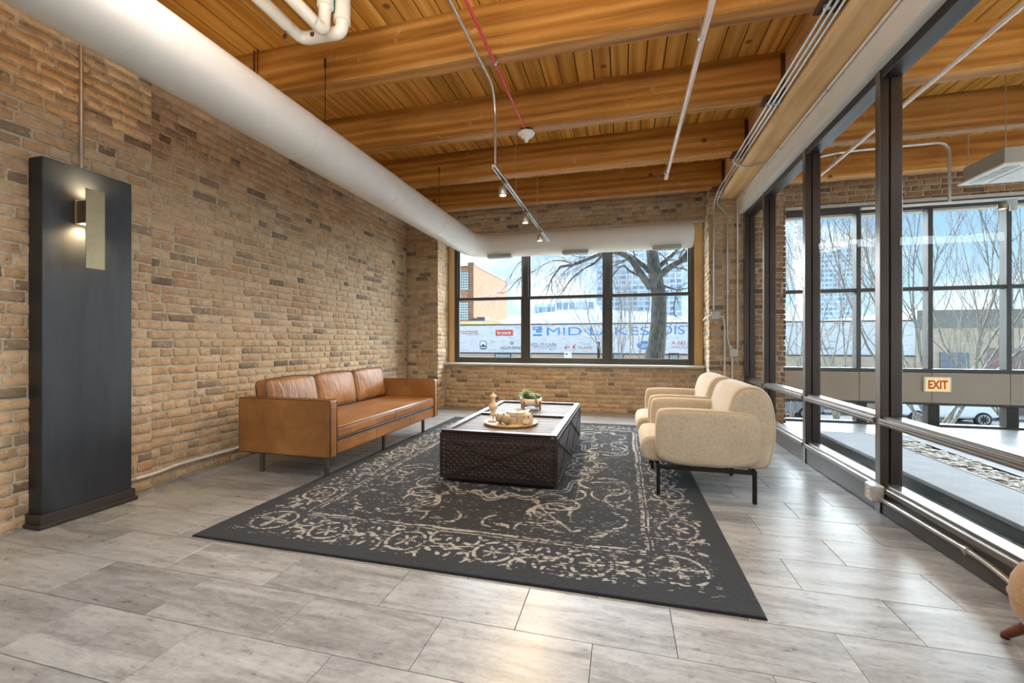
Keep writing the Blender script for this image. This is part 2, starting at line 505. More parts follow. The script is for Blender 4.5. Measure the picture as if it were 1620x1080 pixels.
    def soft(s, prof, a0, a1, r, mp, steps=4, puff0=0.0, puff1=0.0):
        """closed 2-D profile swept from a0 to a1 with rounded rims; mp maps (p, q, a) to a point"""
        P = np.array(prof, float); n = len(P)
        d = np.roll(P, -1, 0) - np.roll(P, 1, 0)
        N = np.stack([d[:, 1], -d[:, 0]], 1); N /= np.maximum(np.linalg.norm(N, axis=1, keepdims=True), 1e-9)
        area = 0.5 * np.sum(P[:, 0] * np.roll(P[:, 1], -1) - np.roll(P[:, 0], -1) * P[:, 1])
        if area < 0: N = -N
        cen = (P.max(0) + P.min(0)) / 2; half = (P.max(0) - P.min(0)) / 2
        rings = []
        ins = lambda o_: cen + (P - cen) * np.maximum(half - o_, half * .05) / half
        base = ins(r)
        def dome(R, a, pf):
            q = np.abs((R - cen) / half)
            return [a + pf * max(0, 1 - x_ ** 2.6) * max(0, 1 - y_ ** 2.6) for x_, y_ in q]
        ks = (0.015, 0.18, 0.36, 0.54, 0.72, 0.88)
        for k in ks:
            R = cen + (base - cen) * k
            rings.append((R, dome(R, a0, -puff0)))
        for k in range(steps + 1):
            t = k / steps * PI / 2
            R = ins(r * (1 - math.sin(t))); a_ = a0 + r * (1 - math.cos(t))
            rings.append((R, dome(R, a_, -puff0 * (1 - k / steps))))
        for k in range(steps, -1, -1):
            t = k / steps * PI / 2
            R = ins(r * (1 - math.sin(t))); a_ = a1 - r * (1 - math.cos(t))
            rings.append((R, dome(R, a_, puff1 * (1 - k / steps))))
        for k in ks[::-1]:
            R = cen + (base - cen) * k
            rings.append((R, dome(R, a1, puff1)))
        V = []; F = []
        for R, a in rings:
            V += [mp(p[0], p[1], h_) for p, h_ in zip(R, a)]
        for i in range(len(rings) - 1):
            for k in range(n):
                k2 = (k + 1) % n
                F.append((i * n + k, i * n + k2, (i + 1) * n + k2, (i + 1) * n + k))
        F.append(tuple(range(n))[::-1]); F.append(tuple((len(rings) - 1) * n + k for k in range(n)))
        return s.add(V, F, True)
    def mesh(s, name, mat):
        me = bpy.data.meshes.new(name)
        me.from_pydata(s.v, [], s.f)
        me.polygons.foreach_set('use_smooth', s.sm)
        if mat is not None: me.materials.append(mat)
        me.update()
        return me
    def fixed(s, me):
        bm = bmesh.new(); bm.from_mesh(me); bmesh.ops.recalc_face_normals(bm, faces=bm.faces); bm.to_mesh(me); bm.free()
        return me
    def build(s, name, mat, parent=None, matrix=None, **kw):
        me = s.fixed(s.mesh(name, mat))
        o = link_mesh(name, me, parent, matrix)
        tag(o, **kw)
        return o

def rrect(x0, z0, x1, z1, rc, seg=5, sub=4):
    """rounded rectangle, counter-clockwise, with points along the sides too"""
    pts = []
    cs = [(x1 - rc, z0 + rc, -PI / 2), (x1 - rc, z1 - rc, 0), (x0 + rc, z1 - rc, PI / 2), (x0 + rc, z0 + rc, PI)]
    for i, (cx, cz, a0) in enumerate(cs):
        for k in range(seg + 1):
            a = a0 + PI / 2 * k / seg
            pts.append((cx + rc * math.cos(a), cz + rc * math.sin(a)))
        nx = cs[(i + 1) % 4]
        ex = (nx[0] + rc * math.cos(nx[2]), nx[1] + rc * math.sin(nx[2]))
        p = pts[-1]
        for k in range(1, sub):
            t = k / sub
            pts.append((p[0] + (ex[0] - p[0]) * t, p[1] + (ex[1] - p[1]) * t))
    return pts

def smooth_loop(pts, it=3):
    """Chaikin"""
    for _ in range(it):
        out = []
        n = len(pts)
        for i in range(n):
            a, b = pts[i], pts[(i + 1) % n]
            out.append((0.75 * a[0] + 0.25 * b[0], 0.75 * a[1] + 0.25 * b[1]))
            out.append((0.25 * a[0] + 0.75 * b[0], 0.25 * a[1] + 0.75 * b[1]))
        pts = out
    return pts

def fillet(pts, R, seg=6):
    """round the corners of a polyline"""
    pts = [Vector(p) for p in pts]
    out = [pts[0]]
    for i in range(1, len(pts) - 1):
        a, b, c = pts[i - 1], pts[i], pts[i + 1]
        d1 = (a - b); d2 = (c - b)
        r_ = min(R, d1.length * 0.49, d2.length * 0.49)
        p1 = b + d1.normalized() * r_; p2 = b + d2.normalized() * r_
        for k in range(seg + 1):
            t = k / seg
            out.append(p1 * (1 - t) ** 2 + b * 2 * t * (1 - t) + p2 * t * t)
    out.append(pts[-1])
    return out

# ------------------------------------------------------------------ brickwork
COURSE = 0.0725; BH = 0.0585; BL = 0.207; HL = 0.098; JOINT = 0.0145
def brick_shape(L, seed):
    """one irregular brick: face in local XY, proud along +Z, origin at its middle"""
    rg = random.Random(seed)
    j = lambda a: rg.uniform(-a, a)
    nl = 3
    ring = []
    hx, hy = L / 2, BH / 2
    for k in range(nl): ring.append((-hx + L * k / nl, -hy))
    ring.append((hx, -hy)); ring.append((hx, 0))
    for k in range(nl): ring.append((hx - L * k / nl, hy))
    ring.append((-hx, hy)); ring.append((-hx, 0))
    n = len(ring)
    V = []
    R0 = [(x + j(0.0045), y + j(0.0036)) for x, y in ring]
    for x, y in R0: V.append((x, y, -0.012))
    for x, y in R0: V.append((x, y, 0.003 + j(0.0015)))
    for x, y in R0: V.append((x - math.copysign(min(abs(x), 0.006), x), y - math.copysign(min(abs(y), 0.0055), y), 0.0085 + j(0.003)))
    V.append((-hx * 0.4, j(0.004), 0.0095 + j(0.002))); V.append((hx * 0.4, j(0.004), 0.0095 + j(0.002)))
    F = []
    for r_ in range(2):
        for k in range(n):
            k2 = (k + 1) % n
            F.append((r_ * n + k, r_ * n + k2, (r_ + 1) * n + k2, (r_ + 1) * n + k))
    for k in range(n):
        k2 = (k + 1) % n
        xm = (ring[k][0] + ring[k2][0]) / 2
        F.append((2 * n + k, 2 * n + k2, 3 * n + (0 if xm < 0 else 1)))
    # close the two fans
    lo = [k for k in range(n) if (ring[k][0] + ring[(k + 1) % n][0]) / 2 >= 0]
    a = 2 * n + lo[0]; b = 2 * n + (lo[-1] + 1) % n
    F.append((a, 3 * n + 1, 3 * n)); F.append((b, 3 * n, 3 * n + 1))
    return V, F

STRETCH = [brick_shape(BL, 100 + i) for i in range(12)]
HEADER = [brick_shape(HL, 300 + i) for i in range(8)]
def brick_meshes(mat, nm):
    out = []
    for lst in (STRETCH, HEADER):
        ml = []
        for V, F in lst:
            me = bpy.data.meshes.new('brick')
            me.from_pydata(V, [], F); me.materials.append(mat)
            me.polygons.foreach_set('use_smooth', [True] * len(F))
            me.update(); ml.append(me)
        out.append(ml)
    return out

def brickwork(wall, segs, mat, limit=300, seed=1, header_every=6):
    """segs: (origin, udir, normal, width, z0, z1, holes) - bricks laid in courses on the mortar face of `wall`;
    the largest in view are objects, the rest one joined part"""
    rg = random.Random(seed)
    meshes = brick_meshes(mat, 'brick')
    items = []
    for (org, u, nrm, W, z0, z1, holes) in segs:
        u = Vector(u).normalized(); nrm = Vector(nrm).normalized(); up = Vector((0, 0, 1))
        R = Matrix((u, up, nrm)).transposed().to_4x4()
        if u.cross(up).dot(nrm) < 0:
            u = -u; org = Vector(org) - u * W
            R = Matrix((u, up, nrm)).transposed().to_4x4()
        org = Vector(org)
        i0 = int(math.floor(z0 / COURSE)); i1 = int(math.ceil(z1 / COURSE))
        for i in range(i0, i1):
            za = i * COURSE + JOINT / 2; zb = (i + 1) * COURSE - JOINT / 2
            if zb <= z0 + 0.015 or za >= z1 - 0.015: continue
            za2, zb2 = max(za, z0), min(zb, z1)
            head = (i % header_every == 2)
            L = HL if head else BL
            x = -rg.uniform(0, L) if i % 2 else -rg.uniform(0, 0.2) * L
            while x < W:
                isH = head or rg.random() < 0.20
                Lb = (HL if isH else BL) * rg.uniform(0.88, 1.07)
                a, b = max(x, 0), min(x + Lb, W)
                x += Lb + JOINT * rg.uniform(0.75, 1.3)
                if b - a < 0.028: continue
                skip = False
                for (ha, hb, hz0, hz1) in holes:
                    if b > ha and a < hb and zb2 > hz0 and za2 < hz1:
                        if a < ha - 0.03: b = ha
                        elif b > hb + 0.03: a = hb
                        else: skip = True
                if skip or b - a < 0.028: continue
                kind = 1 if (b - a) < 0.14 else 0
                vi = rg.randrange(len(meshes[kind]))
                L0 = HL if kind else BL
                c = org + u * ((a + b) / 2) + up * ((za2 + zb2) / 2) + nrm * rg.uniform(-0.0045, 0.0035)
                c.z = (za2 + zb2) / 2
                Mx = R.copy(); Mx.translation = c
                Mx = Mx @ Matrix.Rotation(rg.uniform(-0.02, 0.02), 4, 'Z') @ Matrix.Diagonal(((b - a) / L0, (zb2 - za2) / BH * rg.uniform(0.95, 1.03), 1, 1))
                # size in the picture
                hw = u * (b - a) / 2; hh = up * (zb2 - za2) / 2
                q = [proj(c + s1 * hw + s2 * hh) for s1, s2 in ((-1, -1), (1, -1), (1, 1), (-1, 1))]
                ar = 0.0
                if all(q) and any(0 < p[0] < 1620 and 0 < p[1] < 1080 for p in q):
                    ar = abs(sum(q[k][0] * q[(k + 1) % 4][1] - q[(k + 1) % 4][0] * q[k][1] for k in range(4))) / 2
                    if hidden(c): ar *= 0.02
                items.append((ar, kind, vi, Mx))
    items.sort(key=lambda t: -t[0])
    for ar, kind, vi, Mx in items[:limit]:
        link_mesh('brick', meshes[kind][vi], wall, Mx)
    rest = items[limit:]
    if rest:
        V = []; F = []; base = 0
        for ar, kind, vi, Mx in rest:
            v0, f0 = (HEADER if kind else STRETCH)[vi]
            A = np.array(Mx)
            v = np.array(v0) @ A[:3, :3].T + A[:3, 3]
            V.append(v)
            F += [tuple(i + base for i in f) for f in f0]
            base += len(v0)
        me = bpy.data.meshes.new('brick_courses')
        me.from_pydata(np.concatenate(V).tolist(), [], F)
        me.materials.append(mat)
        me.polygons.foreach_set('use_smooth', [True] * len(F)); me.update()
        o = link_mesh('brick_courses', me, wall); tag(o, kind='stuff')

def hidden(c):
    """behind the dark panel or the duct"""
    q = proj(c)
    if q is None: return True
    if 66 < q[0] < 205 and 285 < q[1] < 780 and c.x < -3.45: return True
    return False

# ------------------------------------------------------------------ the shell of the two rooms
XL = -3.600          # brick face of the left wall
YB = 6.98            # spandrel face under the window
YP = 6.67            # face of the brick piers
XG = 1.66            # room face of the glazed partition
ZC = 3.612           # underside of the planks
ZB = 3.244           # underside of the beams
XE = 6.6             # end of the lobby
Y0 = -2.6            # wall behind the camera

# floor: concrete bed + every tile
fl = MB().box(-3.95, Y0 - .2, -0.25, XE, 7.25, -0.006).build('floor', M['grout'], kind='structure')
TW, TH = 0.610, 0.2975
X0T = -0.097 * 1.144
tile_m = MB().bbox(-TW / 2 + .0012, -TH / 2 + .0012, -0.012, TW / 2 - .0012, TH / 2 - .0012, 0.0, 0.0012).mesh('tile', M['tile'])
tiles = []
for rI in range(-6, 20):
    yc = 1.437 * 1.144 + (rI + 0.5) * TH
    if yc > 7.2 or yc < -0.2: continue
    offx = 0.0 if rI % 2 else 0.305
    for cI in range(-7, 9):
        xc = X0T + offx + (cI + 0.5) * TW
        if xc < -4.0 or xc > 5.4: continue
        tiles.append((xc, yc))
tiles.sort(key=lambda t: t[0] ** 2 + t[1] ** 2)
n_obj = 0
far_t = MB()
for (xc, yc) in tiles:
    a = max(xc - TW / 2, -3.60); b = min(xc + TW / 2, 5.4)
    y1 = min(yc + TH / 2, 7.0)
    inview = proj((min(max(xc, -3.5), 1.6), yc, 0))
    if xc < 1.8 and n_obj < 290 and inview and -120 < inview[0] < 1740:
        sx = (b - a) / TW; sy = (y1 - (yc - TH / 2)) / TH
        if sx < 0.05 or sy < 0.05: continue
        link_mesh('tile', tile_m, fl, Matrix.Translation(((a + b) / 2, (y1 + yc - TH / 2) / 2, 0)) @ Matrix.Diagonal((sx, sy, 1, 1)))
        n_obj += 1
    else:
        far_t.box(a + .001, yc - TH / 2 + .001, -0.012, b - .001, y1 - .001, 0.0)
far_t.build('tile_field', M['tile'], fl, kind='stuff')

# left wall
wl_ = MB()
wl_.box(-3.95, 2.52, -0.2, XL - 0.008, 7.25, ZC)
wl_.box(-3.95, Y0, -0.2, XL + 0.045, 2.52, ZC)
wall_left = wl_.build('wall_left', M['mortar'], kind='structure')
brickwork(wall_left, [
    ((XL + 0.045, 0.9, 0), (0, 1, 0), (1, 0, 0), 1.62, 0, 3.45, []),
    ((XL - 0.008, 2.525, 0), (0, 1, 0), (1, 0, 0), YP - 2.525, 0, 3.45, []),
], M['brick'], seed=3)

# back wall with piers, spandrel and the brickwork over the window
XWL, XWR = -3.02, 1.204      # reveals
wb = MB()
wb.box(-3.95, YP + .008, -0.2, XWL - .008, 7.6, ZC)               # left pier
wb.box(XWR + .008, YP + .008, -0.2, 2.16, 7.6, ZC)                # right pier
wb.box(XWL - .008, YB + .008, -0.2, XWR + .008, 7.6, 0.735)       # spandrel
wb.box(XWL - .008, YB + .008, 2.985, XWR + .008, 7.6, ZC)         # over the window
wall_back = wb.build('wall_back', M['mortar'], kind='structure')
brickwork(wall_back, [
    ((XL, YP + .008, 0), (1, 0, 0), (0, -1, 0), XWL - XL, 0, 3.45, []),
    ((XWR, YP + .008, 0), (1, 0, 0), (0, -1, 0), XG - XWR, 0, 3.45, []),
    ((XWL, YB + .008, 0), (1, 0, 0), (0, -1, 0), XWR - XWL, 0, 0.735, []),
    ((XWL, YB + .008, 0), (1, 0, 0), (0, -1, 0), XWR - XWL, 2.985, 3.45, []),
    ((XWL - .008, YP, 0), (0, 1, 0), (1, 0, 0), YB - YP, 0, 0.735, []),
    ((XWL - .008, YP, 0), (0, 1, 0), (1, 0, 0), 0.45, 0.77, 3.45, []),
    ((XWR + .008, YP, 0), (0, 1, 0), (-1, 0, 0), YB - YP, 0, 0.735, []),
    ((XWR + .008, YP, 0), (0, 1, 0), (-1, 0, 0), 0.45, 0.77, 3.45, []),
], M['brick_back'], seed=5)

# lobby part of the window wall
YL = 7.0
wlb = MB()
wlb.box(2.16, YP + .1, -0.2, 2.19, 7.6, ZC)
wlb.box(2.16, YL + .008, 3.03, XE, 7.6, ZC)
wall_lobby = wlb.build('wall_lobby', M['mortar'], kind='structure')
brickwork(wall_lobby, [
    ((1.80, YP + .008, 0), (1, 0, 0), (0, -1, 0), 0.36, 0, 3.45, []),
    ((2.182, YP + .01, 0), (0, 1, 0), (1, 0, 0), 0.30, 0, 3.03, []),
    ((2.19, YL + .008, 0), (1, 0, 0), (0, -1, 0), 3.4, 3.03, 3.5, []),
], M['brick_lobby'], limit=200, seed=9)

# wall behind the camera
MB().box(-3.95, Y0 - .2, -0.2, XE, Y0, ZC).build('wall_front', M['drywall'], kind='structure')

# ceiling: deck + every plank
ceil = MB().box(-3.95, Y0 - .2, ZC + .012, XE, 7.6, ZC + 0.2).build('ceiling', M['grout'], kind='structure')
PW = 0.152
pl_meshes = {}
def plank_mesh(L):
    k = round(L, 2)
    if k not in pl_meshes:
        pl_meshes[k] = MB().bbox(-PW / 2 + .0045, -k / 2 + .003, 0, PW / 2 - .0045, k / 2 - .002, 0.02, 0.003).mesh('plank', M['plank'])
    return pl_meshes[k]
rg = random.Random(11)
x = -3.60 + PW / 2
pi_ = 0
while x < 5.6:
    cuts = [0.9, rg.choice([2.4, 3.5, 4.6, 5.75]), 7.0]
    for a, b in zip(cuts[:-1], cuts[1:]):
        link_mesh('plank', plank_mesh(b - a), ceil, Matrix.Translation((x, (a + b) / 2, ZC + rg.uniform(-.002, .002))))
    x += PW; pi_ += 1
# beams
YBM = [1.86, 2.98, 4.09, 5.20, 6.32]
BW = 0.15
ORD = ['timber beam above the camera, nearest of the honey ceiling beams', 'large amber timber beam behind the white pipe bend',
       'amber timber beam just in front of the smoke detector', 'amber timber beam above the middle of the hanging track light',
       'amber timber beam closest to the brick window wall']
bm_a = None
def beam_mesh(x0, x1, yw, h, seed, nx=28):
    """slightly uneven sawn timber"""
    rb = random.Random(seed)
    V = []; F = []
    for i in range(nx + 1):
        xx = x0 + (x1 - x0) * i / nx
        ja, jb, jc = rb.uniform(-.003, .003), rb.uniform(-.003, .003), rb.uniform(-.004, .004)
        ch = 0.012 + rb.uniform(-.004, .004)
        prof = [(-yw / 2 + ja, h), (-yw / 2 + ja, ch), (-yw / 2 + ja + ch, 0 + jc * .5), (yw / 2 + jb - ch, 0 + jc * .5), (yw / 2 + jb, ch), (yw / 2 + jb, h)]
        V += [(xx, p[0], p[1]) for p in prof]
    for i in range(nx):
        for k in range(6):
            k2 = (k + 1) % 6
            F.append((i * 6 + k, i * 6 + k2, (i + 1) * 6 + k2, (i + 1) * 6 + k))
    F.append(tuple(range(6))); F.append(tuple(nx * 6 + k for k in range(6)))
    return MB().add(V, F)
for i, yb in enumerate(YBM):
    root = empty('ceiling_beam', (0, yb + BW / 2, ZB), 0, ORD[i], 'beam', 'honey timber beams of the lounge ceiling')
    beam_mesh(-3.60, 1.335, BW, ZC - ZB, i).build('timber', M['beam'], root)
    hg = MB()
    hg.box(1.18, -BW / 2 - .012, -0.012, 1.335, BW / 2 + .012, 0.0)
    hg.box(1.30, -BW / 2 - .012, -0.012, 1.335, -BW / 2 - .004, 0.34)
    hg.box(1.30, BW / 2 + .004, -0.012, 1.335, BW / 2 + .012, 0.34)
    hg.build('joist_hanger', M['hanger'], root)
    if i >= 1:
        r2 = empty('ceiling_beam', (0, yb + BW / 2, ZB), 0, ['', 'lobby timber beam nearest the camera, seen through the glass', 'second lobby timber beam, crossed by the thin sprinkler pipe',
             'third lobby timber beam, behind the bent conduit', 'lobby timber beam against the brown brick wall'][i], 'beam', 'lobby timber beams')
        beam_mesh(1.80, 5.6, BW, ZC - ZB, 40 + i).build('timber', M['beam'], r2)
# girder over the glazed partition
gd = MB()
V = []; F = []
rb = random.Random(5)
for i in range(41):
    yy = Y0 + 0.02 + (YP - 0.03 - Y0) * i / 40
    j = rb.uniform(-.004, .004)
    prof = [(1.335 + j, ZC - .002), (1.335 + j, 3.20), (1.365 + j, 3.165), (1.60, 3.160), (1.61, 3.18), (1.61, ZC - .002)]
    V += [(p[0], yy, p[1]) for p in prof]
for i in range(40):
    for k in range(6):
        k2 = (k + 1) % 6
        F.append((i * 6 + k, i * 6 + k2, (i + 1) * 6 + k2, (i + 1) * 6 + k))
F.append(tuple(range(6))); F.append(tuple(240 + k for k in range(6)))
gd.add(V, F).build('ceiling_girder', M['girder'], label='blond timber girder running above the glazed partition', cat='beam')
# white soffit under the girder
MB().box(1.612, Y0, 2.952, 1.80, YP - .002, 3.60).box(1.585, Y0, 2.952, 1.612, YP - .002, 3.157).build('trim_1', M['drywall'], kind='structure')

# ------------------------------------------------------------------ the street window (three bays, two sashes each)
YW = 7.16
w1 = empty('window_1', (0, 0, 0), kind='structure')
WX0, WX1, WZ0, WZ1 = -2.905, 1.075, 0.775, 2.985
MX = [onY(832, 500, YW).x, onY(961, 500, YW).x]
fm = MB()
fm.bbox(WX0, YW - .03, WZ0, WX0 + .06, YW + .06, WZ1, .004)
fm.bbox(WX1 - .06, YW - .03, WZ0, WX1, YW + .06, WZ1, .004)
fm.bbox(WX0 + .06, YW - .03, WZ0, WX1 - .06, YW + .06, WZ0 + .05, .004)
fm.bbox(WX0 + .06, YW - .03, WZ1 - .05, WX1 - .06, YW + .06, WZ1, .004)
fm.build('window_frame', M['frame_dark'], w1)
for mx in MX:
    MB().bbox(mx - .052, YW - .045, WZ0 + .05, mx + .052, YW + .06, WZ1 - .05, .006).build('mullion', M['frame_dark'], w1)
edges = [WX0 + .06, MX[0] - .052, MX[0] + .052, MX[1] - .052, MX[1] + .052, WX1 - .06]
ZM = 1.885
for k in range(3):
    a, b = edges[2 * k], edges[2 * k + 1]
    for (z0, z1, yy) in ((WZ0 + .05, ZM + .03, YW - .012), (ZM - .02, WZ1 - .05, YW + .026)):
        s = MB()
        t_ = 0.028
        s.bbox(a, yy - .02, z0, a + t_, yy + .018, z1, .003); s.bbox(b - t_, yy - .02, z0, b, yy + .018, z1, .003)
        s.bbox(a + t_, yy - .02, z0, b - t_, yy + .018, z0 + .045, .003); s.bbox(a + t_, yy - .02, z1 - .045, b - t_, yy + .018, z1, .003)
        so = s.build('sash', M['frame_dark'], w1)
        MB().box(a + t_ - .004, yy - .003, z0 + .04, b - t_ + .004, yy + .003, z1 - .04).build('pane', M['glass'], so)
        if z0 < 1:
            for lx in (a + .32, b - .32):
                MB().bbox(lx - .04, yy - .034, z0 + .004, lx + .04, yy - .02, z0 + .014, .003).build('sash_lift', M['frame_dark'], so)
# pine casings and stone sill
MB().bbox(XWL + .004, YW - .04, WZ0 - .003, WX0, YW + .12, WZ1, .004).build('trim_2', M['jamb_wood'], kind='structure')
MB().bbox(WX1, YW - .04, WZ0 - .003, XWR - .004, YW + .12, WZ1, .004).build('trim_3', M['jamb_wood'], kind='structure')
MB().bbox(-3.06, YB - .055, 0.735, XWR - .006, YB + .02, 0.772, .008).box(XWL + .002, YB + .02, 0.735, XWR - .006, YW + .12, 0.772).build('trim_4', M['stone_sill'], kind='structure')
# steel lintel edge, pale plaster line above the duct
MB().box(XWL, YB - .012, 2.960, XWR, YB + .03, 2.985).build('trim_5', M['stone_sill'], kind='structure')

# ------------------------------------------------------------------ glazed partition between lounge and lobby
wr = empty('wall_right', (0, 0, 0), kind='structure')
PY = [7.045 - .42 + .02, 5.80, 4.60, 3.395, 2.19, 0.98, -0.23, -1.44, -2.57]   # mullion positions
PY[0] = 6.635
PD = 0.125
def post(yc, w=0.058):
    m = MB()
    m.bbox(XG, yc - w / 2, 0.0, XG + .05, yc + w / 2, 2.955, .003)
    m.bbox(XG + .05, yc - w / 2 + .012, 0.0, XG + .058, yc + w / 2 - .012, 2.955, .001)
    m.bbox(XG + .058, yc - w / 2, 0.0, XG + PD, yc + w / 2, 2.955, .003)
    o = m.build('post', M['bronze'], wr)
    MB().box(XG - .002, yc - w / 2 + .002, 0.0, XG - .0002, yc + w / 2 - .002, 2.955).build('cover_strip', M['bronze_light'], o)
for y in PY: post(y)
for a, b in zip(PY[1:], PY[:-1]):
    y0, y1 = a + .029, b - .029
    # header, mid rail, sill rail with kick plate
    MB().bbox(XG + .004, y0, 2.89, XG + PD - .004, y1, 2.955, .003).build('header', M['bronze'], wr)
    r_ = MB()
    r_.bbox(XG - .012, y0, 0.588, XG + PD + .012, y1, 0.632, .004)
    r_.bbox(XG - .018, y0, 0.600, XG - .012, y1, 0.606, .001); r_.bbox(XG - .018, y0, 0.616, XG - .012, y1, 0.622, .001)
    r_.bbox(XG + .012, y0, 0.632, XG + PD - .012, y1, 0.648, .002)
    r_.build('mid_rail', M['bronze_light'], wr)
    MB().bbox(XG + .006, y0, 0.006, XG + PD - .006, y1, 0.150, .003).build('kick_plate', M['kick'], wr)
    MB().bbox(XG - .010, y0, 0.150, XG + PD + .010, y1, 0.186, .004).bbox(XG + .02, y0, 0.186, XG + PD - .02, y1, 0.200, .002).build('sill_rail', M['bronze_light'], wr)
    MB().box(XG + .054, y0 - .01, 0.645, XG + .062, y1 + .01, 2.893).build('pane', M['glass_part'], wr)
    MB().box(XG + .054, y0 - .01, 0.198, XG + .062, y1 + .01, 0.590).build('pane', M['glass_part'], wr)

# ------------------------------------------------------------------ lobby storefront
w2 = empty('window_2', (0, 0, 0), kind='structure')
LX = [2.215, 3.185, 4.01, 4.85, 5.70, 6.55]
fr = MB()
fr.bbox(2.19, YL - .02, 2.93, XE, YL + .10, 3.03, .004)
fr.build('window_head', M['frame_dark'], w2)
MB().bbox(2.19, YL - .02, 0.722, XE, YL + .10, 0.775, .004).build('window_sill', M['frame_dark'], w2)
MB().bbox(2.19, YL - .02, -0.005, XE, YL + .10, 0.03, .004).build('bottom_rail', M['frame_dark'], w2)
MB().bbox(2.19, YL - .012, 0.285, XE, YL + .10, 0.322, .004).build('spandrel_rail', M['frame_dark'], w2)
for i, lx in enumerate(LX):
    MB().bbox(lx - .028, YL - .03, 0.775, lx + .028, YL + .09, 2.93, .004).build('mullion', M['frame_dark'], w2)
    MB().bbox(lx - .028, YL - .03, 0.03, lx + (.028 if i == 0 else .10), YL + .09, 0.285, .004).build('lower_post', M['bronze'], w2)
for a, b in zip(LX[:-1], LX[1:]):
    MB().bbox(a + .028, YL - .015, 1.835, b - .028, YL + .07, 1.885, .003).build('meeting_rail', M['frame_dark'], w2)
    MB().box(a + .026, YL + .03, 0.775, b - .026, YL + .036, 1.837).build('pane', M['glass'], w2)
    MB().box(a + .026, YL + .03, 1.883, b - .026, YL + .036, 2.932).build('pane', M['glass'], w2)
    MB().box(a + .026, YL + .03, 0.028, b - .026, YL + .036, 0.287).build('pane', M['glass'], w2)
    MB().bbox(a - .028 if a < 2.3 else a + .003, YL - .045, 0.322, b - .003, YL + .02, 0.722, .003).build('spandrel_panel', M['spandrel'], w2)
MB().bbox(2.19, YL - .06, 3.03, XE, YL - .02, 3.07, .004).build('trim_6', M['stone_sill'], kind='structure')

# ------------------------------------------------------------------ round duct
DR = 0.19; DX = -2.40; DZ = 2.72; DYB = 6.78
duct = empty('air_duct', (DX, 3.5, DZ), 0, 'white round air duct along the brick wall, elbowing across the window', 'duct')
def dl(p): return (p[0] - DX, p[1] - 3.5, p[2] - DZ)
m = MB(); m.tube([dl((DX, Y0 + .01, DZ)), dl((DX, 6.33, DZ))], DR, 40); m.build('duct_run', M['white_paint'], duct)
eb = []
for k in range(13):
    a = PI / 2 * k / 12
    eb.append(dl((DX + 0.40 - 0.40 * math.cos(a), 6.38 + 0.40 * math.sin(a), DZ)))
m = MB(); m.tube([dl((DX, 6.33, DZ))] + eb, DR, 40); m.build('elbow', M['white_paint'], duct)
m = MB(); m.tube([dl((DX + 0.40, DYB, DZ)), dl((0.97, DYB, DZ)), dl((1.0, DYB, DZ))], [DR, DR, DR - .012], 40); m.build('duct_run', M['white_paint'], duct)
for yj in (1.55, 2.75, 3.95, 5.15, 6.3):
    m = MB(); m.tube([dl((DX, yj - .012, DZ)), dl((DX, yj + .012, DZ))], DR + .0025, 40); m.build('seam_band', M['white_paint'], duct)
for xg in (onY(790, 400, DYB - .1).x, onY(910, 394, DYB - .1).x, onY(1055, 386, DYB - .1).x):
    gr = MB().bbox(xg - .20, DYB - .13, DZ - DR - .022, xg + .20, DYB - .015, DZ - DR + .03, .004)
    go = gr.build('grille', M['grille'], duct, Matrix.Translation((-DX, -3.5, -DZ)))
    for k in range(10):
        MB().box(xg - .18 + k * .038, DYB - .12, DZ - DR - .026, xg - .165 + k * .038, DYB - .025, DZ - DR - .0222).build('louver', M['steel_dark'], go)
# rods and wires that carry the duct
for yh in (2.968, 5.188):
    MB().tube([dl((DX + .07, yh, DZ + DR - .02)), dl((DX + .07, yh, 3.40))], .0030, 6).tube([dl((DX + .07, yh, 3.36)), dl((DX + .07, yh, 3.43))], .007, 6).build('hanger_wire', M['steel_dark'], duct)
for dx in (0.0, 0.035):
    MB().tube([(-3.02 + dx, 2.955, 2.86), (-3.02 + dx, 2.955, 3.605)], .007 if dx == 0 else .004, 6).build('hanger_rod', M['hanger'], label='%s rod hanging from the ceiling behind the white duct' % ('thick brass' if dx == 0 else 'thin dark'), cat='rod')

# ------------------------------------------------------------------ white insulated pipes under the ceiling, top left
def px_tube(name, label, pts, r, mat, cat='pipe', R=0.08, group=None, seg=12):
    m = MB().tube(fillet(pts, R), r, seg)
    return m.build(name, mat, label=label, cat=cat, group=group)
pA = onY(478, 62, 2.46); pA2 = onY(541, 88, 2.46)
root = empty('insulated_pipe', pA, 0, 'front white insulated pipe bending up to the ceiling, with green tape', 'pipe', 'white insulated pipes under the ceiling')
def rl(p, q): return Vector(p) - Vector(q)
MB().tube([rl((pA.x, -0.5, pA.z), pA), rl((pA.x, 2.34, pA.z), pA)], .040, 20).build('straight_run', M['pvc'], root)
MB().tube(fillet([rl((pA.x, 2.33, pA.z), pA), rl((pA.x, 2.46, pA.z), pA), rl((pA2.x, 2.46, pA.z - .01), pA), rl((pA2.x, 2.46, 3.30), pA)], .07, 10), .040, 20).build('elbow', M['pvc'], root)
MB().tube([rl((pA2.x, 2.46, 3.255), pA), rl((pA2.x, 2.46, 3.605), pA)], .053, 20).build('sleeve', M['pvc'], root)
MB().tube([rl((pA2.x - .03, 2.408, 3.29), pA), rl((pA2.x - .02, 2.408, 3.42), pA)], .011, 8).build('green_tape', M['green'], root, label='strip of green tape')
MB().lathe([(.0005, -.002), (.017, -.002), (.017, .002), (.0005, .002)], rl((pA.x - .01, 2.32, pA.z - .075), pA), 16, 'Y').tube([rl((pA.x - .01, 2.32, pA.z - .06), pA), rl((pA.x - .01, 2.32, pA.z - .035), pA)], .002, 5).build('brass_tag', M['hanger'], root, label='round metal tag')
pB = onY(512, 50, 2.35)
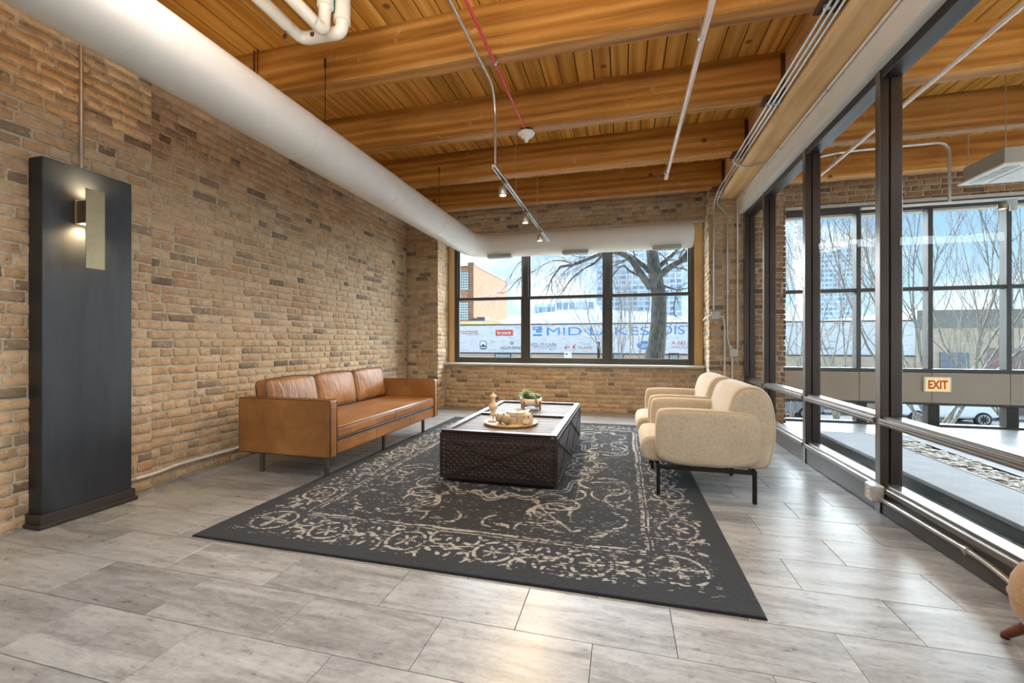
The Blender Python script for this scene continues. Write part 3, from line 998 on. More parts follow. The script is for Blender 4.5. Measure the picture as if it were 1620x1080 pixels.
root = empty('insulated_pipe', pB, 0, 'rear white insulated pipe turning straight up into the ceiling', 'pipe', 'white insulated pipes under the ceiling')
MB().tube([rl((pB.x, -0.5, pB.z), pB), rl((pB.x, 2.25, pB.z), pB)], .037, 20).build('straight_run', M['pvc'], root)
MB().tube(fillet([rl((pB.x, 2.24, pB.z), pB), rl((pB.x, 2.35, pB.z), pB), rl((pB.x + .012, 2.35, 3.33), pB)], .06, 10), .037, 20).build('elbow', M['pvc'], root)
MB().tube([rl((pB.x + .012, 2.35, 3.285), pB), rl((pB.x + .012, 2.35, 3.605), pB)], .050, 20).build('sleeve', M['pvc'], root)
MB().lathe([(.0005, -.002), (.015, -.002), (.015, .002), (.0005, .002)], rl((pB.x - .02, 2.27, pB.z - .068), pB), 16, 'Y').build('brass_tag', M['hanger'], root, label='round metal tag')

# ------------------------------------------------------------------ sprinkler pipe, conduits, detector
root = empty('sprinkler_pipe', (0.49, 4.0, 3.12), 0, 'thin pinkish white sprinkler pipe hanging below the beams', 'pipe')
MB().tube([(0, -6.4, 0), (0.02, 1.43, 0)], .021, 14).tube([(0.02, 1.42, 0), (0.02, 1.47, 0)], .026, 14).build('pipe_run', M['copper_pipe'], root)
for yy in (-1.02, 1.28):
    h = MB().tube([(0.0, yy, .02), (0.0, yy, .13 if yy < 0 else .488)], .0045, 6).tube([(0.0, yy - .014, 0), (0.0, yy + .014, 0)], .026, 14)
    h.build('hanger', M['galv'], root)
# emt conduit that feeds the track light
ct = [onZ(700, -20, 3.222), (-1.02, 3.20, 3.222), (-1.025, 3.40, 3.10), (-1.03, 3.42, 2.62)]
o = MB().tube(fillet([(-1.02, -1.0, 3.222), (-1.02, 3.30, 3.222), (-1.03, 3.42, 3.08), (-1.03, 3.42, 2.625)], .12), .011, 10)
o.build('electrical_conduit', M['galv'], label='silver conduit bending down to the hanging track light', cat='conduit')
o = MB().tube([(-0.925, -1.0, 3.225), (-0.925, 4.06, 3.225)], .011, 10)
root = empty('fire_alarm_conduit', (0, 0, 0), 0, 'red conduit running under the beams to the smoke detector', 'conduit')
o.build('conduit_run', M['red_pipe'], root)
for yy in (3.06,):
    MB().tube([(-0.925, yy - .012, 3.225), (-0.925, yy + .012, 3.225)], .015, 10).bbox(-.93, yy - .01, 3.225, -.90, yy + .01, 3.244, .002).build('strap', M['galv'], root)
MB().tube([(-1.02, 3.05, 3.222), (-1.02, 3.075, 3.222)], .015, 10).build('conduit_strap', M['galv'], label='small metal strap holding the silver conduit to the beam', cat='clip')
sd = empty('smoke_detector', (-0.925, 4.135, ZB), 0, 'round white smoke detector under the second visible beam', 'smoke detector')
MB().bbox(-.045, -.045, -.035, .045, .045, 0, .004).build('junction_box', M['steel_dark'], sd)
MB().lathe([(.001, -.046), (.084, -.046), (.086, -.056), (.082, -.062), (.062, -.066), (.058, -.086), (.044, -.094), (.001, -.094)][::-1], (0, 0, 0.012), 28).build('housing', M['white_plastic'], sd)
MB().lathe([(.034, -.094), (.032, -.108), (.022, -.112), (.020, -.132), (.016, -.136), (.001, -.136)][::-1], (0, 0, 0.012), 20).build('sensor_head', M['white_plastic'], sd)

# ------------------------------------------------------------------ hanging track light
TX, TZ = -1.035, 2.60
tr = empty('track_light', (TX, 4.75, TZ), 0, 'silver track light hung on wires with three glowing lamp heads', 'track light')
rail = MB()
rail.bbox(-.020, -1.36, -.012, .020, 1.36, .012, .003)
rail.build('rail', M['galv'], tr)
MB().box(-.010, -1.35, -.0135, .010, 1.35, -.0118).build('rail_slot', M['steel_dark'], tr)
for yy in (4.15 - 4.75, 5.27 - 4.75):
    MB().tube([(0, yy, .012), (0, yy, ZB - TZ)], .003, 6).build('wire', M['galv'], tr)
M['lamp_glow'] = emit('lamp_glow', (1.0, 0.78, 0.46, 1), 45.0)
for yy, tilt in ((3.72, 0.15), (4.64, -0.25), (5.51, 0.0)):
    y_ = yy - 4.75
    hd = MB().bbox(-.018, y_ - .035, -.034, .018, y_ + .035, -.012, .003).tube([(0, y_, -.03), (-.012, y_, -.062)], .009, 8)
    ho = hd.build('lamp_head', M['brass'], tr)
    MB().lathe([(.033, -.062), (.036, -.070), (.036, -.135), (.034, -.140), (.028, -.140), (.028, -.128), (.001, -.128)], (-.014, y_, 0), 20).build('shade', M['galv'], ho)
    MB().lathe([(.001, -.1345), (.026, -.1345), (.026, -.130), (.001, -.130)], (-.014, y_, 0), 16).build('bulb', M['lamp_glow'], ho)
    lo = light('track_lamp', 'SPOT', (TX - .014, yy, TZ - .16), 62, (1.0, 0.72, 0.42), spot_size=math.radians(150), spot_blend=0.9, shadow_soft_size=0.035)
    aim(lo, (TX - .014 + tilt * 0.6, yy - 0.25, 0))

# ------------------------------------------------------------------ conduits on the girder and the pier
def straps(root, pts, mat=None):
    for p in pts:
        MB().bbox(p[0] - .020, p[1] - .010, p[2] - .014, p[0] + .020, p[1] + .010, p[2] + .014, .003).build('strap', M['galv'], root)
gx = [1.225, 1.265, 1.305]
gz = 3.215
# the outermost one loops back to the girder
la = empty('electrical_conduit', (0, 0, 0), 0, 'conduit under the beam ends that loops back to the timber girder', 'conduit', 'parallel conduits along the timber girder')
MB().tube(fillet([(gx[0], -1, gz), (gx[0], 5.42, gz), (1.36, 5.44, 3.145), (1.555, 5.30, 3.135)], .10), .0105, 10).build('conduit_run', M['galv'], la)
straps(la, [(gx[0], 4.17, gz), (gx[0], 3.05, gz)])
lb = empty('electrical_conduit', (0, 0, 0), 0, 'conduit along the girder that drops straight down to the upper grey junction box', 'conduit', 'parallel conduits along the timber girder')
xb = 1.262
MB().tube(fillet([(gx[1], -1, gz), (gx[1], 6.30, gz), (xb, 6.645, 3.10), (xb, 6.645, 1.60)], .10), .0105, 10).build('conduit_run', M['galv'], lb)
straps(lb, [(gx[1], 4.17, gz), (gx[1], 6.38, gz - .02)])
lc = empty('electrical_conduit', (0, 0, 0), 0, 'conduit along the girder that jogs right and runs down beside the glass', 'conduit', 'parallel conduits along the timber girder')
MB().tube(fillet([(gx[2], -1, gz), (gx[2], 6.28, gz), (1.29, 6.635, 3.10), (1.42, 6.645, 2.98), (1.44, 6.645, 2.88), (1.44, 6.645, 1.18), (1.475, 6.645, 1.06), (1.475, 6.645, 1.02)], .07), .0105, 10).build('conduit_run', M['galv'], lc)
straps(lc, [(gx[2], 4.17, gz), (1.44, 6.645, 1.95)])
ld = empty('electrical_conduit', (0, 0, 0), 0, 'white conduit along the joint of girder and soffit, then down the corner by the glass', 'conduit')
MB().tube(fillet([(1.568, -1, 3.140), (1.568, 5.15, 3.140), (1.572, 5.30, 3.145), (1.572, 6.645, 3.145), (1.572, 6.645, 1.02)], .05), .0105, 10).build('conduit_run', M['painted_conduit'], ld)
straps(ld, [(1.568, 4.95, 3.14), (1.568, 3.9, 3.14), (1.572, 6.3, 3.145)])
def jbox(name, label, x, z, w, h):
    r_ = empty(name, (x, YP - .001, z), 0, label, 'junction box', 'grey junction boxes on the brick pier')
    MB().bbox(-w / 2, -.05, -h / 2, w / 2, 0, h / 2, .006).build('box_body', M['grey_box'], r_)
    MB().bbox(-w / 2 + .004, -.056, -h / 2 + .004, w / 2 - .004, -.05, h / 2 - .004, .003).build('cover', M['grey_box'], r_)
    for sx in (-1, 1):
        MB().lathe([(.001, -.0595), (.005, -.0595), (.005, -.055), (.001, -.055)], (sx * (w / 2 - .016), 0, sx * (h / 2 - .016)), 8, 'Y').build('screw', M['galv'], r_)
jbox('junction_box', 'upper grey junction box beside the window casing', 1.285, 1.52, 0.115, 0.115)
jbox('junction_box', 'lower grey junction box close to the glazed partition', 1.52, 0.985, 0.115, 0.115)
MB().tube(fillet([(1.345, 6.645, 1.50), (1.385, 6.645, 1.50), (1.405, 6.645, 1.40), (1.405, 6.645, 0.02)], .05), .011, 10).build('electrical_conduit', M['painted_conduit'], label='white conduit curving from the upper junction box down to the floor', cat='conduit')
MB().tube([(1.505, 6.645, 0.925), (1.505, 6.645, 0.02)], .011, 10).build('electrical_conduit', M['painted_conduit'], label='short white conduit from the lower junction box to the floor', cat='conduit')
MB().tube(fillet([(1.225, 6.64, 1.515), (1.19, 6.655, 1.505), (1.17, 6.72, 1.49), (1.165, 6.88, 1.46)], .03), .012, 10).build('electrical_conduit', M['painted_conduit'], label='short bent conduit from the junction box into the window reveal', cat='conduit')

# ------------------------------------------------------------------ blackened steel panel with brass sconce
PXF = -3.43
pn = empty('steel_wall_panel', (PXF, 2.05, 0), 0, 'tall blackened steel panel standing against the brick wall', 'panel')
MB().bbox(-.122, -.245, 0.05, 0.0, .248, 2.278, .003).build('face_plate', M['panel'], pn)
bt = MB(); bt.bbox(-.122, -.262, 0.0, .018, .262, 0.085, .004); bt.build('base_trim', M['panel_trim'], pn)
MB().bbox(-.122, -.274, 0.0, .030, .274, 0.028, .006).build('base_shoe', M['panel_trim'], pn)
sc = empty('wall_sconce', (PXF, 2.015, 1.98), 0, 'brushed brass sconce glowing on the dark panel', 'wall lamp')
MB().bbox(.0005, -.052, -.078, .010, .052, .078, .002).build('mounting_plate', M['brass'], sc)
MB().bbox(.010, -.045, -.072, .098, .045, .072, .002).build('lamp_box', M['brass'], sc)
M['glow_warm'] = emit('sconce_glow', (1.0, 0.80, 0.48, 1), 12.0)
MB().box(.02, -.035, .0722, .09, .035, .0745).build('diffuser', M['glow_warm'], sc)
MB().box(.02, -.035, -.0745, .09, .035, -.0722).build('diffuser', M['glow_warm'], sc)
MB().bbox(.098, -.050, -.365, .104, .054, .150, .0015).build('shade_plate', M['brass'], sc)
for dz, up in ((.085, 1), (-.085, -1)):
    lo = light('sconce_lamp', 'SPOT', (PXF + .050, 2.015, 1.98 + dz), 20.0, (1.0, 0.74, 0.42), spot_size=math.radians(165), spot_blend=1.0, shadow_soft_size=0.03)
    aim(lo, (PXF + .03, 2.015, 1.98 + dz + up))
MB().tube([(-3.540, 2.065, 2.27), (-3.540, 2.065, 3.60)], .013, 10).build('electrical_conduit', M['galv'], label='vertical conduit rising from the dark panel to the ceiling', cat='conduit')
# conduit along the foot of the brick wall
fc = empty('electrical_conduit', (0, 0, 0), 0, 'galvanised conduit along the foot of the brick wall behind the sofa', 'conduit')
MB().tube(fillet([(-3.535, 2.33, .115), (-3.535, 2.55, .115), (-3.572, 2.72, .125), (-3.575, 5.2, .125)], .08), .0125, 10).build('conduit_run', M['painted_conduit'], fc)
for p in ((-3.535, 2.38, .115), (-3.578, 3.02, .125)):
    MB().tube([(p[0], p[1] - .012, p[2]), (p[0], p[1] + .012, p[2])], .0165, 10).bbox(p[0] - .03, p[1] - .01, p[2] - .03, p[0] - .005, p[1] + .01, p[2] + .004, .002).build('strap', M['galv'], fc)
# floor outlet box and conduit on the partition
ob = empty('outlet_box', (XG - .004, 3.36, .145), 0, 'grey metal power outlet box on the foot of the partition post', 'outlet')
MB().bbox(-.060, -.055, -.055, 0, .055, .055, .008).build('box_body', M['grey_box'], ob)
MB().bbox(-.066, -.050, -.050, -.060, .050, .050, .006).build('cover_plate', M['grey_box'], ob)
MB().bbox(-.069, -.020, -.034, -.066, .020, .034, .004).build('socket', M['white_plastic'], ob)
for sz in (-1, 1):
    for sy in (-1, 1):
        MB().box(-.0698, sy * .006 - .0015, sz * .017 - .005, -.0689, sy * .006 + .0015, sz * .017 + .005).build('slot', M['steel_dark'], ob)
fc = empty('electrical_conduit', (0, 0, 0), 0, 'galvanised conduit along the kick plate from the outlet box', 'conduit')
MB().tube(fillet([(XG - .03, 3.30, .118), (XG - .018, 2.55, .118), (XG - .018, 2.42, .105), (XG - .03, 2.15, .06), (XG - .03, 1.6, .06)], .10), .0125, 10).build('conduit_run', M['galv'], fc)
MB().tube([(XG - .02, 2.585, .118), (XG - .02, 2.615, .118)], .018, 10).bbox(XG - .03, 2.59, .095, XG + .002, 2.61, .13, .002).build('strap', M['galv'], fc)

# ------------------------------------------------------------------ things in the lobby
ac = empty('ceiling_cassette', (3.35, 4.88, 2.75), 0, 'white ceiling cassette air conditioner with louvered panel in the lobby', 'air conditioner')
MB().bbox(.03, .03, .018, .80, .52, .17, .004).build('housing', M['grille'], ac)
MB().bbox(0, 0, 0, .84, .56, .02, .006).build('face_panel', M['white_plastic'], ac)
for k in range(4):
    MB().box(.06 + k * .0, .05 + k * .118, -.004, .16, .05 + k * .118 + .09, .001).build('louver', M['grille'], ac)
    MB().box(.66, .05 + k * .118, -.004, .76, .05 + k * .118 + .09, .001).build('louver', M['grille'], ac)
MB().bbox(.22, .05, -.006, .60, .51, .001, .003).build('return_grille', M['white_paint'], ac)
for (hx, hy) in ((.06, .50), (.76, .50), (.06, .06)):
    MB().tube([(hx, hy, .17), (hx, hy, .85)], .004, 6).build('hanger_rod', M['galv'], ac)
root = empty('sprinkler_pipe', (2.31, 4.5, 3.15), 0, 'thin sprinkler pipe under the lobby beams behind the glass', 'pipe')
MB().tube([(0, -6, 0), (0.0, 1.44, 0)], .019, 12).build('pipe_run', M['copper_pipe'], root)
MB().tube([(0, 1.05, 0.01), (0, 1.05, .094)], .005, 6).tube([(0, 1.04, 0), (0, 1.06, 0)], .024, 12).build('hanger', M['galv'], root)
YLT = 5.44
zl = 3.222; xl_ = onY(1502, 240, YLT).x
MB().tube(fillet([(1.85, YLT, zl - .10), (2.15, YLT, zl - .02), (2.4, YLT, zl), (xl_, YLT, zl), (xl_, YLT, 2.60)], .12), .013, 10).build('electrical_conduit', M['galv'], label='bent conduit running under the lobby beam and down to the lamp rail', cat='conduit')
lt = empty('lobby_track', (3.6, YLT, 2.585), 0, 'silver lamp rail with a small lamp head hanging in the lobby', 'track light')
MB().bbox(-1.1, -.015, -.012, 1.9, .015, .012, .003).build('rail', M['galv'], lt)
hx = onY(1590, 325, YLT).x - 3.6
MB().bbox(hx + .005, -.015, -.06, hx + .025, .015, -.012, .003).bbox(hx + .04, -.02, -.12, hx + .09, .02, -.014, .004).build('bracket', M['grille'], lt)
MB().lathe([(.022, 0), (.032, -.01), (.036, -.075), (.032, -.075), (.028, -.02), (.001, -.02)], (hx - .03, -.01, -.03), 18).build('shade', M['brass'], lt)
MB().lathe([(.001, -.068), (.029, -.068), (.029, -.063), (.001, -.063)], (hx - .03, -.01, -.03), 14).build('bulb', M['glow_warm'], lt)
# stone bench with a trough of pebbles
SBZ = 0.12
sb = empty('stone_bench', (2.2, 5.6, 0), 0, 'low pale stone bench with a black trough of pebbles in the lobby', 'bench')
bx = lambda x0, y0, z0, x1, y1, z1, b=.004: MB().bbox(x0 - 2.2, y0 - 5.6, z0, x1 - 2.2, y1 - 5.6, z1, b)
bx(2.15, 1.2, SBZ - .03, 2.62, 5.62, SBZ).build('slab', M['slab'], sb)
bx(2.93, 1.2, SBZ - .03, 3.62, 5.62, SBZ).build('slab', M['slab'], sb)
bx(2.62, 5.30, SBZ - .03, 2.93, 5.62, SBZ).build('slab', M['slab'], sb)
bx(2.17, 1.22, .0005, 3.60, 5.60, SBZ - .0305).build('plinth', M['black_stone'], sb)
tq = MB().box(2.62 - 2.2, 1.2 - 5.6, SBZ - .030, 2.632 - 2.2, 5.30 - 5.6, SBZ + .004).box(2.918 - 2.2, 1.2 - 5.6, SBZ - .030, 2.93 - 2.2, 5.30 - 5.6, SBZ + .004).box(2.632 - 2.2, 5.288 - 5.6, SBZ - .030, 2.918 - 2.2, 5.30 - 5.6, SBZ + .004)
tq.build('trough_lining', M['black_stone'], sb)
M['pebble'] = []
def pebble_mat():
    t = NT('river_pebble')
    oi = t.n('ObjectInfo')
    n = t.noise(t.coord('Object', (1, 1, 1), t.rnd_offset()), 40, 4)
    c = t.ramp(oi.outputs['Random'], [(0, srgb(96, 92, 84)), (0.35, srgb(138, 132, 120)), (0.7, srgb(160, 152, 136)), (1, srgb(112, 104, 92))])
    c = t.mix(t.math('MULTIPLY', n, 0.3), c, (0.12, 0.11, 0.10, 1))
    t.bsdf(c, 0.45, 0, None, 0.5)
    return t.m
pm_mat = pebble_mat()
pmesh = []
rg = random.Random(21)
for k in range(8):
    mb = MB().sphere((0, 0, 0), 1.0, 8, 5)
    vs = []
    for v in mb.v:
        vv = Vector(v)
        f_ = 1 + 0.12 * math.sin(3 * vv.x + k) * math.cos(2.3 * vv.y - k)
        vs.append((vv.x * 0.048 * f_ * rg.uniform(.96, 1.04), vv.y * 0.033 * f_, vv.z * 0.019))
    mb.v = vs
    pmesh.append(mb.mesh('pebble', pm_mat))
pl = []
yy = 5.262
row = 0
while len(pl) < 286 and yy > 2.0:
    xx = 2.655 + (0.02 if row % 2 else 0.0)
    while xx < 2.905:
        pl.append((xx + rg.uniform(-.008, .008), yy + rg.uniform(-.008, .008)))
        xx += rg.uniform(.044, .056)
    yy -= 0.047; row += 1
for i, (a, b) in enumerate(pl):
    o = link_mesh('pebble', rg.choice(pmesh))
    s_ = rg.uniform(0.62, 0.98)
    o.location = (a, b, SBZ - .030 + 0.019 * s_ + rg.uniform(0, .012))
    o.rotation_euler = (rg.uniform(-.15, .15), rg.uniform(-.15, .15), rg.uniform(0, PI))
    o.scale = (s_, s_, s_)
    tag(o, 'smooth grey river pebble lying in the bench trough', 'pebble', 'river pebbles in the bench trough')
# exit sign on the spandrel panel
ex = onY(1482, 608, YL - .06)
es = empty('exit_sign', ex, 0, 'lit cream exit sign with red letters on the taupe lobby panel', 'sign')
M['sign_face'] = emit('exit_sign_face', srgb(250, 214, 150), 0.75)
M['sign_red'] = plain('exit_red', srgb(214, 52, 24), 0.5, 0, 0.02, 10, 0)
MB().bbox(-.150, -.02, -.098, .150, .014, .098, .006).build('sign_body', M['white_plastic'], es)
MB().box(-.130, -.0225, -.085, .130, -.0202, .085).build('lit_face', M['sign_face'], es)

def text_mesh(body, mat, width=None, height=None, depth=0.004, bold=0.0):
    """lettering as a mesh in the local XZ plane facing -Y, its lower-left corner at the origin"""
    cu = bpy.data.curves.new('lettering', 'FONT')
    cu.body = body; cu.size = 1.0; cu.extrude = 0.0; cu.offset = bold
    ob = bpy.data.objects.new('lettering_tmp', cu)
    COL.objects.link(ob)
    dg = bpy.context.evaluated_depsgraph_get()
    me = bpy.data.meshes.new_from_object(ob.evaluated_get(dg))
    bpy.data.objects.remove(ob, do_unlink=True)
    co = np.empty(len(me.vertices) * 3); me.vertices.foreach_get('co', co); co = co.reshape(-1, 3)
    mn, mx = co.min(0), co.max(0)
    sx = (width or height / (mx[1] - mn[1]) * (mx[0] - mn[0])) / (mx[0] - mn[0])
    sy = (height or sx * (mx[1] - mn[1])) / (mx[1] - mn[1])
    faces = [tuple(p.vertices) for p in me.polygons]
    v = [((p[0] - mn[0]) * sx, -depth, (p[1] - mn[1]) * sy) for p in co]
    bpy.data.meshes.remove(me)
    mb = MB(); mb.add(v, faces)
    return mb.mesh('lettering', mat)
me = text_mesh('EXIT', M['sign_red'], 0.215, 0.115, 0.001, 0.03)
link_mesh('lettering', me, es, Matrix.Translation((-.1075, -.0228, -.0575)))

# ------------------------------------------------------------------ rug: woven pattern stored on a fine grid
def make_rug():
    x0, x1, y0, y1 = -2.445, 0.575, 1.955, 6.02
    nx, ny = 540, 724
    U, Vv = np.meshgrid(np.linspace(0, x1 - x0, nx), np.linspace(0, y1 - y0, ny))
    Wd, Ln = x1 - x0, y1 - y0
    rs = np.random.RandomState(4)
    def vnoise(sx, sy, seed):
        r_ = np.random.RandomState(seed)
        gx, gy = int(Wd * sx) + 3, int(Ln * sy) + 3
        G = r_.rand(gy, gx)
        fx, fy = U * sx, Vv * sy
        ix, iy = fx.astype(int), fy.astype(int)
        tx, ty = fx - ix, fy - iy
        tx, ty = tx * tx * (3 - 2 * tx), ty * ty * (3 - 2 * ty)
        return (G[iy, ix] * (1 - tx) + G[iy, ix + 1] * tx) * (1 - ty) + (G[iy + 1, ix] * (1 - tx) + G[iy + 1, ix + 1] * tx) * ty
    soft = 0.006
    def band(d, w): return np.clip((w - np.abs(d)) / soft + 0.5, 0, 1)
    def fill(d): return np.clip(-d / soft + 0.5, 0, 1)
    # warp the drawing a little so that nothing is ruler-straight
    Uw = U + 0.018 * (vnoise(7, 7, 1) - .5); Vw = Vv + 0.018 * (vnoise(7, 7, 2) - .5)
    def motif(s, t):
        """border cartouche, s along the edge (-.26...26), t across (-.14...14)"""
        s = np.abs(s)
        p = np.zeros_like(s)
        r = np.hypot(s, t); th = np.arctan2(t, s)
        p = np.maximum(p, band(r - 0.105, 0.010))
        p = np.maximum(p, fill(r - 0.070 * (0.55 + 0.45 * np.cos(6 * th))))
        p = np.maximum(p, band(np.hypot(s - 0.20, t - 0.10) - 0.085, 0.009))
        p = np.maximum(p, band(np.hypot(s - 0.20, t + 0.10) - 0.085, 0.009))
        for (cs, ct, a, b, rot) in ((0.155, 0.05, 0.045, 0.014, 0.6), (0.155, -0.05, 0.045, 0.014, -0.6), (0.215, 0.0, 0.035, 0.016, 0.0),
                                    (0.10, 0.115, 0.04, 0.012, -0.4), (0.10, -0.115, 0.04, 0.012, 0.4), (0.235, 0.09, 0.03, 0.012, 1.2), (0.235, -0.09, 0.03, 0.012, -1.2)):
            ds, dt = s - cs, t - ct
            e_ = np.hypot((ds * math.cos(rot) + dt * math.sin(rot)) / a, (-ds * math.sin(rot) + dt * math.cos(rot)) / b)
            p = np.maximum(p, fill((e_ - 1) * b))
        return p
    pat = np.zeros_like(U)
    B0, BWd = 0.10, 0.30
    # front / back borders
    per = (Wd - 2 * 0.50) / 4
    for tt, along, L in ((Vw, Uw, Wd), (Ln - Vw, Uw, Wd), (Uw, Vw, Ln), (Wd - Uw, Vw, Ln)):
        n_ = 4 if L == Wd else 5
        per = (L - 2 * 0.47) / n_
        s = ((along - 0.47) % per) - per / 2
        inr = (along > 0.47) & (along < L - 0.47) & (tt > B0) & (tt < B0 + BWd)
        pat = np.maximum(pat, np.where(inr, motif(s * 0.52 / per, tt - B0 - BWd / 2), 0))
        inl = (along > 0.46) & (along < L - 0.46)
        for off in (0.018, 0.045, 0.058):
            pat = np.maximum(pat, np.where(inl, band(tt - B0 - BWd - off, 0.0065), 0) * 0.95)
    # corner blocks
    cu, cv = np.minimum(Uw, Wd - Uw), np.minimum(Vw, Ln - Vw)
    a_, b_ = cu - 0.30, cv - 0.30
    rr = np.hypot(a_, b_); th = np.arctan2(b_, a_)
    cm = (cu < 0.46) & (cv < 0.46) & (cu > .12) & (cv > .12)
    pat = np.maximum(pat, np.where(cm, np.maximum(fill(rr - 0.12 * (0.5 + 0.5 * np.cos(4 * th + .8))), band(rr - 0.135, 0.009)), 0))
    # field, mirrored in four
    fu, fv = np.abs(Uw - Wd / 2), np.abs(Vw - Ln / 2)
    field = (cu > 0.52) & (cv > 0.54)
    fp = np.zeros_like(U)
    for k in range(46):
        c1, c2 = rs.uniform(0, Wd / 2 - .5), rs.uniform(0, Ln / 2 - .5)
        R = rs.uniform(0.05, 0.16); a0 = rs.uniform(-PI, PI); span = rs.uniform(1.2, 3.6)
        d = np.hypot(fu - c1, fv - c2); an = (np.arctan2(fv - c2, fu - c1) - a0) % (2 * PI)
        fp = np.maximum(fp, np.where(an < span, band(d - R, 0.009), 0))
        e1, e2 = c1 + R * math.cos(a0), c2 + R * math.sin(a0)
        rot = a0 + PI / 2
        du, dv = fu - e1, fv - e2
        el = np.hypot((du * math.cos(rot) + dv * math.sin(rot)) / 0.045, (-du * math.sin(rot) + dv * math.cos(rot)) / 0.017)
        fp = np.maximum(fp, fill((el - 1) * .017))
    r0 = np.hypot(fu * 1.15, fv * 0.8); t0 = np.arctan2(fv * .8, fu * 1.15)
    for R, w, n_, am in ((0.30, .012, 8, .035), (0.52, .012, 12, .05), (0.78, .012, 16, .04), (0.82, .008, 16, .04)):
        fp = np.maximum(fp, band(r0 - R - am * np.cos(n_ * t0), w))
    fp = np.maximum(fp, fill(r0 - 0.17 * (0.6 + 0.4 * np.cos(8 * t0))))
    fp = np.maximum(fp, np.where((fu + fv * .75 > 1.05), band(fu * 0.8 - fv * .6 + .35, 0.008), 0))
    lat = np.maximum(band(((fu * 9) % 1.0 - .5) / 9, 0.006), 0) * band(((fv * 26) % 1.0 - .5) / 26, 0.010)
    fp = np.maximum(fp, np.where((np.abs(fu - .62) < .06) & (fv > .35) & (fv < 1.3), lat, 0))
    pat = np.maximum(pat, np.where(field, fp, 0))
    # wear: fine weft-wise dashes and big rubbed areas
    wear = 0.45 * vnoise(20, 120, 8) + 0.55 * vnoise(55, 170, 9)
    rub = 0.6 * vnoise(2.0, 2.0, 10) + 0.4 * vnoise(5.5, 5.5, 11)
    keep = np.clip((wear - 0.36 - 0.42 * (rub - .45)) / 0.12, 0, 1)
    pat = pat * keep
    stray = np.clip((0.5 * vnoise(24, 150, 12) + 0.5 * vnoise(60, 170, 13) - 0.76 + 0.07 * rub) / 0.05, 0, 1)
    inside = (cu > 0.12) & (cv > 0.10)
    pat = np.maximum(pat, np.where(inside, stray * 0.7, 0))
    # mesh with a slightly wavy pile
    Z = 0.0115 + 0.0012 * (vnoise(60, 60, 20) - .5) + 0.0008 * pat
    edge = np.minimum(cu, cv); Z = np.where(np.minimum(np.minimum(U, Wd - U), np.minimum(Vv, Ln - Vv)) < 1e-6, 0.006, Z)
    verts = np.stack([x0 + U, y0 + Vv, Z], -1).reshape(-1, 3)
    idx = np.arange(nx * ny).reshape(ny, nx)
    q = np.stack([idx[:-1, :-1], idx[:-1, 1:], idx[1:, 1:], idx[1:, :-1]], -1).reshape(-1, 4)
    # skirt
    ringi = np.concatenate([idx[0, :], idx[1:, -1], idx[-1, -2::-1], idx[-2:0:-1, 0]])
    base = len(verts)
    sk = verts[ringi].copy(); sk[:, 2] = 0.0005
    n_ = len(ringi)
    sq = np.stack([ringi, base + np.arange(n_), base + (np.arange(n_) + 1) % n_, np.roll(ringi, -1)], -1)
    verts = np.concatenate([verts, sk]); q = np.concatenate([q, sq])
    me = bpy.data.meshes.new('rug')
    me.vertices.add(len(verts)); me.vertices.foreach_set('co', verts.astype(np.float32).ravel())
    me.loops.add(q.size); me.loops.foreach_set('vertex_index', q.astype(np.int32).ravel())
    me.polygons.add(len(q)); me.polygons.foreach_set('loop_start', np.arange(0, q.size, 4, dtype=np.int32))
    at = me.attributes.new('weave', 'FLOAT', 'POINT')
    at.data.foreach_set('value', np.concatenate([pat.ravel(), np.zeros(n_)]).astype(np.float32))
    me.update(calc_edges=True); me.validate()
    t = NT('charcoal_woven_rug')
    a = t.n('Attribute', {'attribute_name': 'weave'}).outputs['Fac']
    pos = t.n('NewGeometry').outputs['Position']
    n1 = t.noise(pos, 210, 3, 0.7); n2 = t.noise(pos, 3.0, 4, 0.6)
    dark = t.ramp(n1, [(0.3, srgb(14, 17, 22)), (0.7, srgb(40, 45, 52))])
    dark = t.mix(t.math('MULTIPLY', n2, 0.30), dark, srgb(60, 62, 66))
    li = t.ramp(n1, [(0.25, srgb(112, 110, 106)), (0.7, srgb(192, 190, 184))])
    f_ = t.ramp(t.math('ADD', a, t.math('MULTIPLY', t.math('SUBTRACT', n1, 0.5), 0.35)), [(0.34, (0, 0, 0)), (0.62, (1, 1, 1))])
    c = t.mix(f_, dark, li)
    t.bsdf(c, 0.95, 0, t.bump(n1, 0.8, 0.006), 0.12, Sheen_Weight=0.12)
    me.materials.append(t.m)
    o = link_mesh('area_rug', me)
    tag(o, 'large charcoal distressed rug with worn white ornament under the table', 'rug')
make_rug()

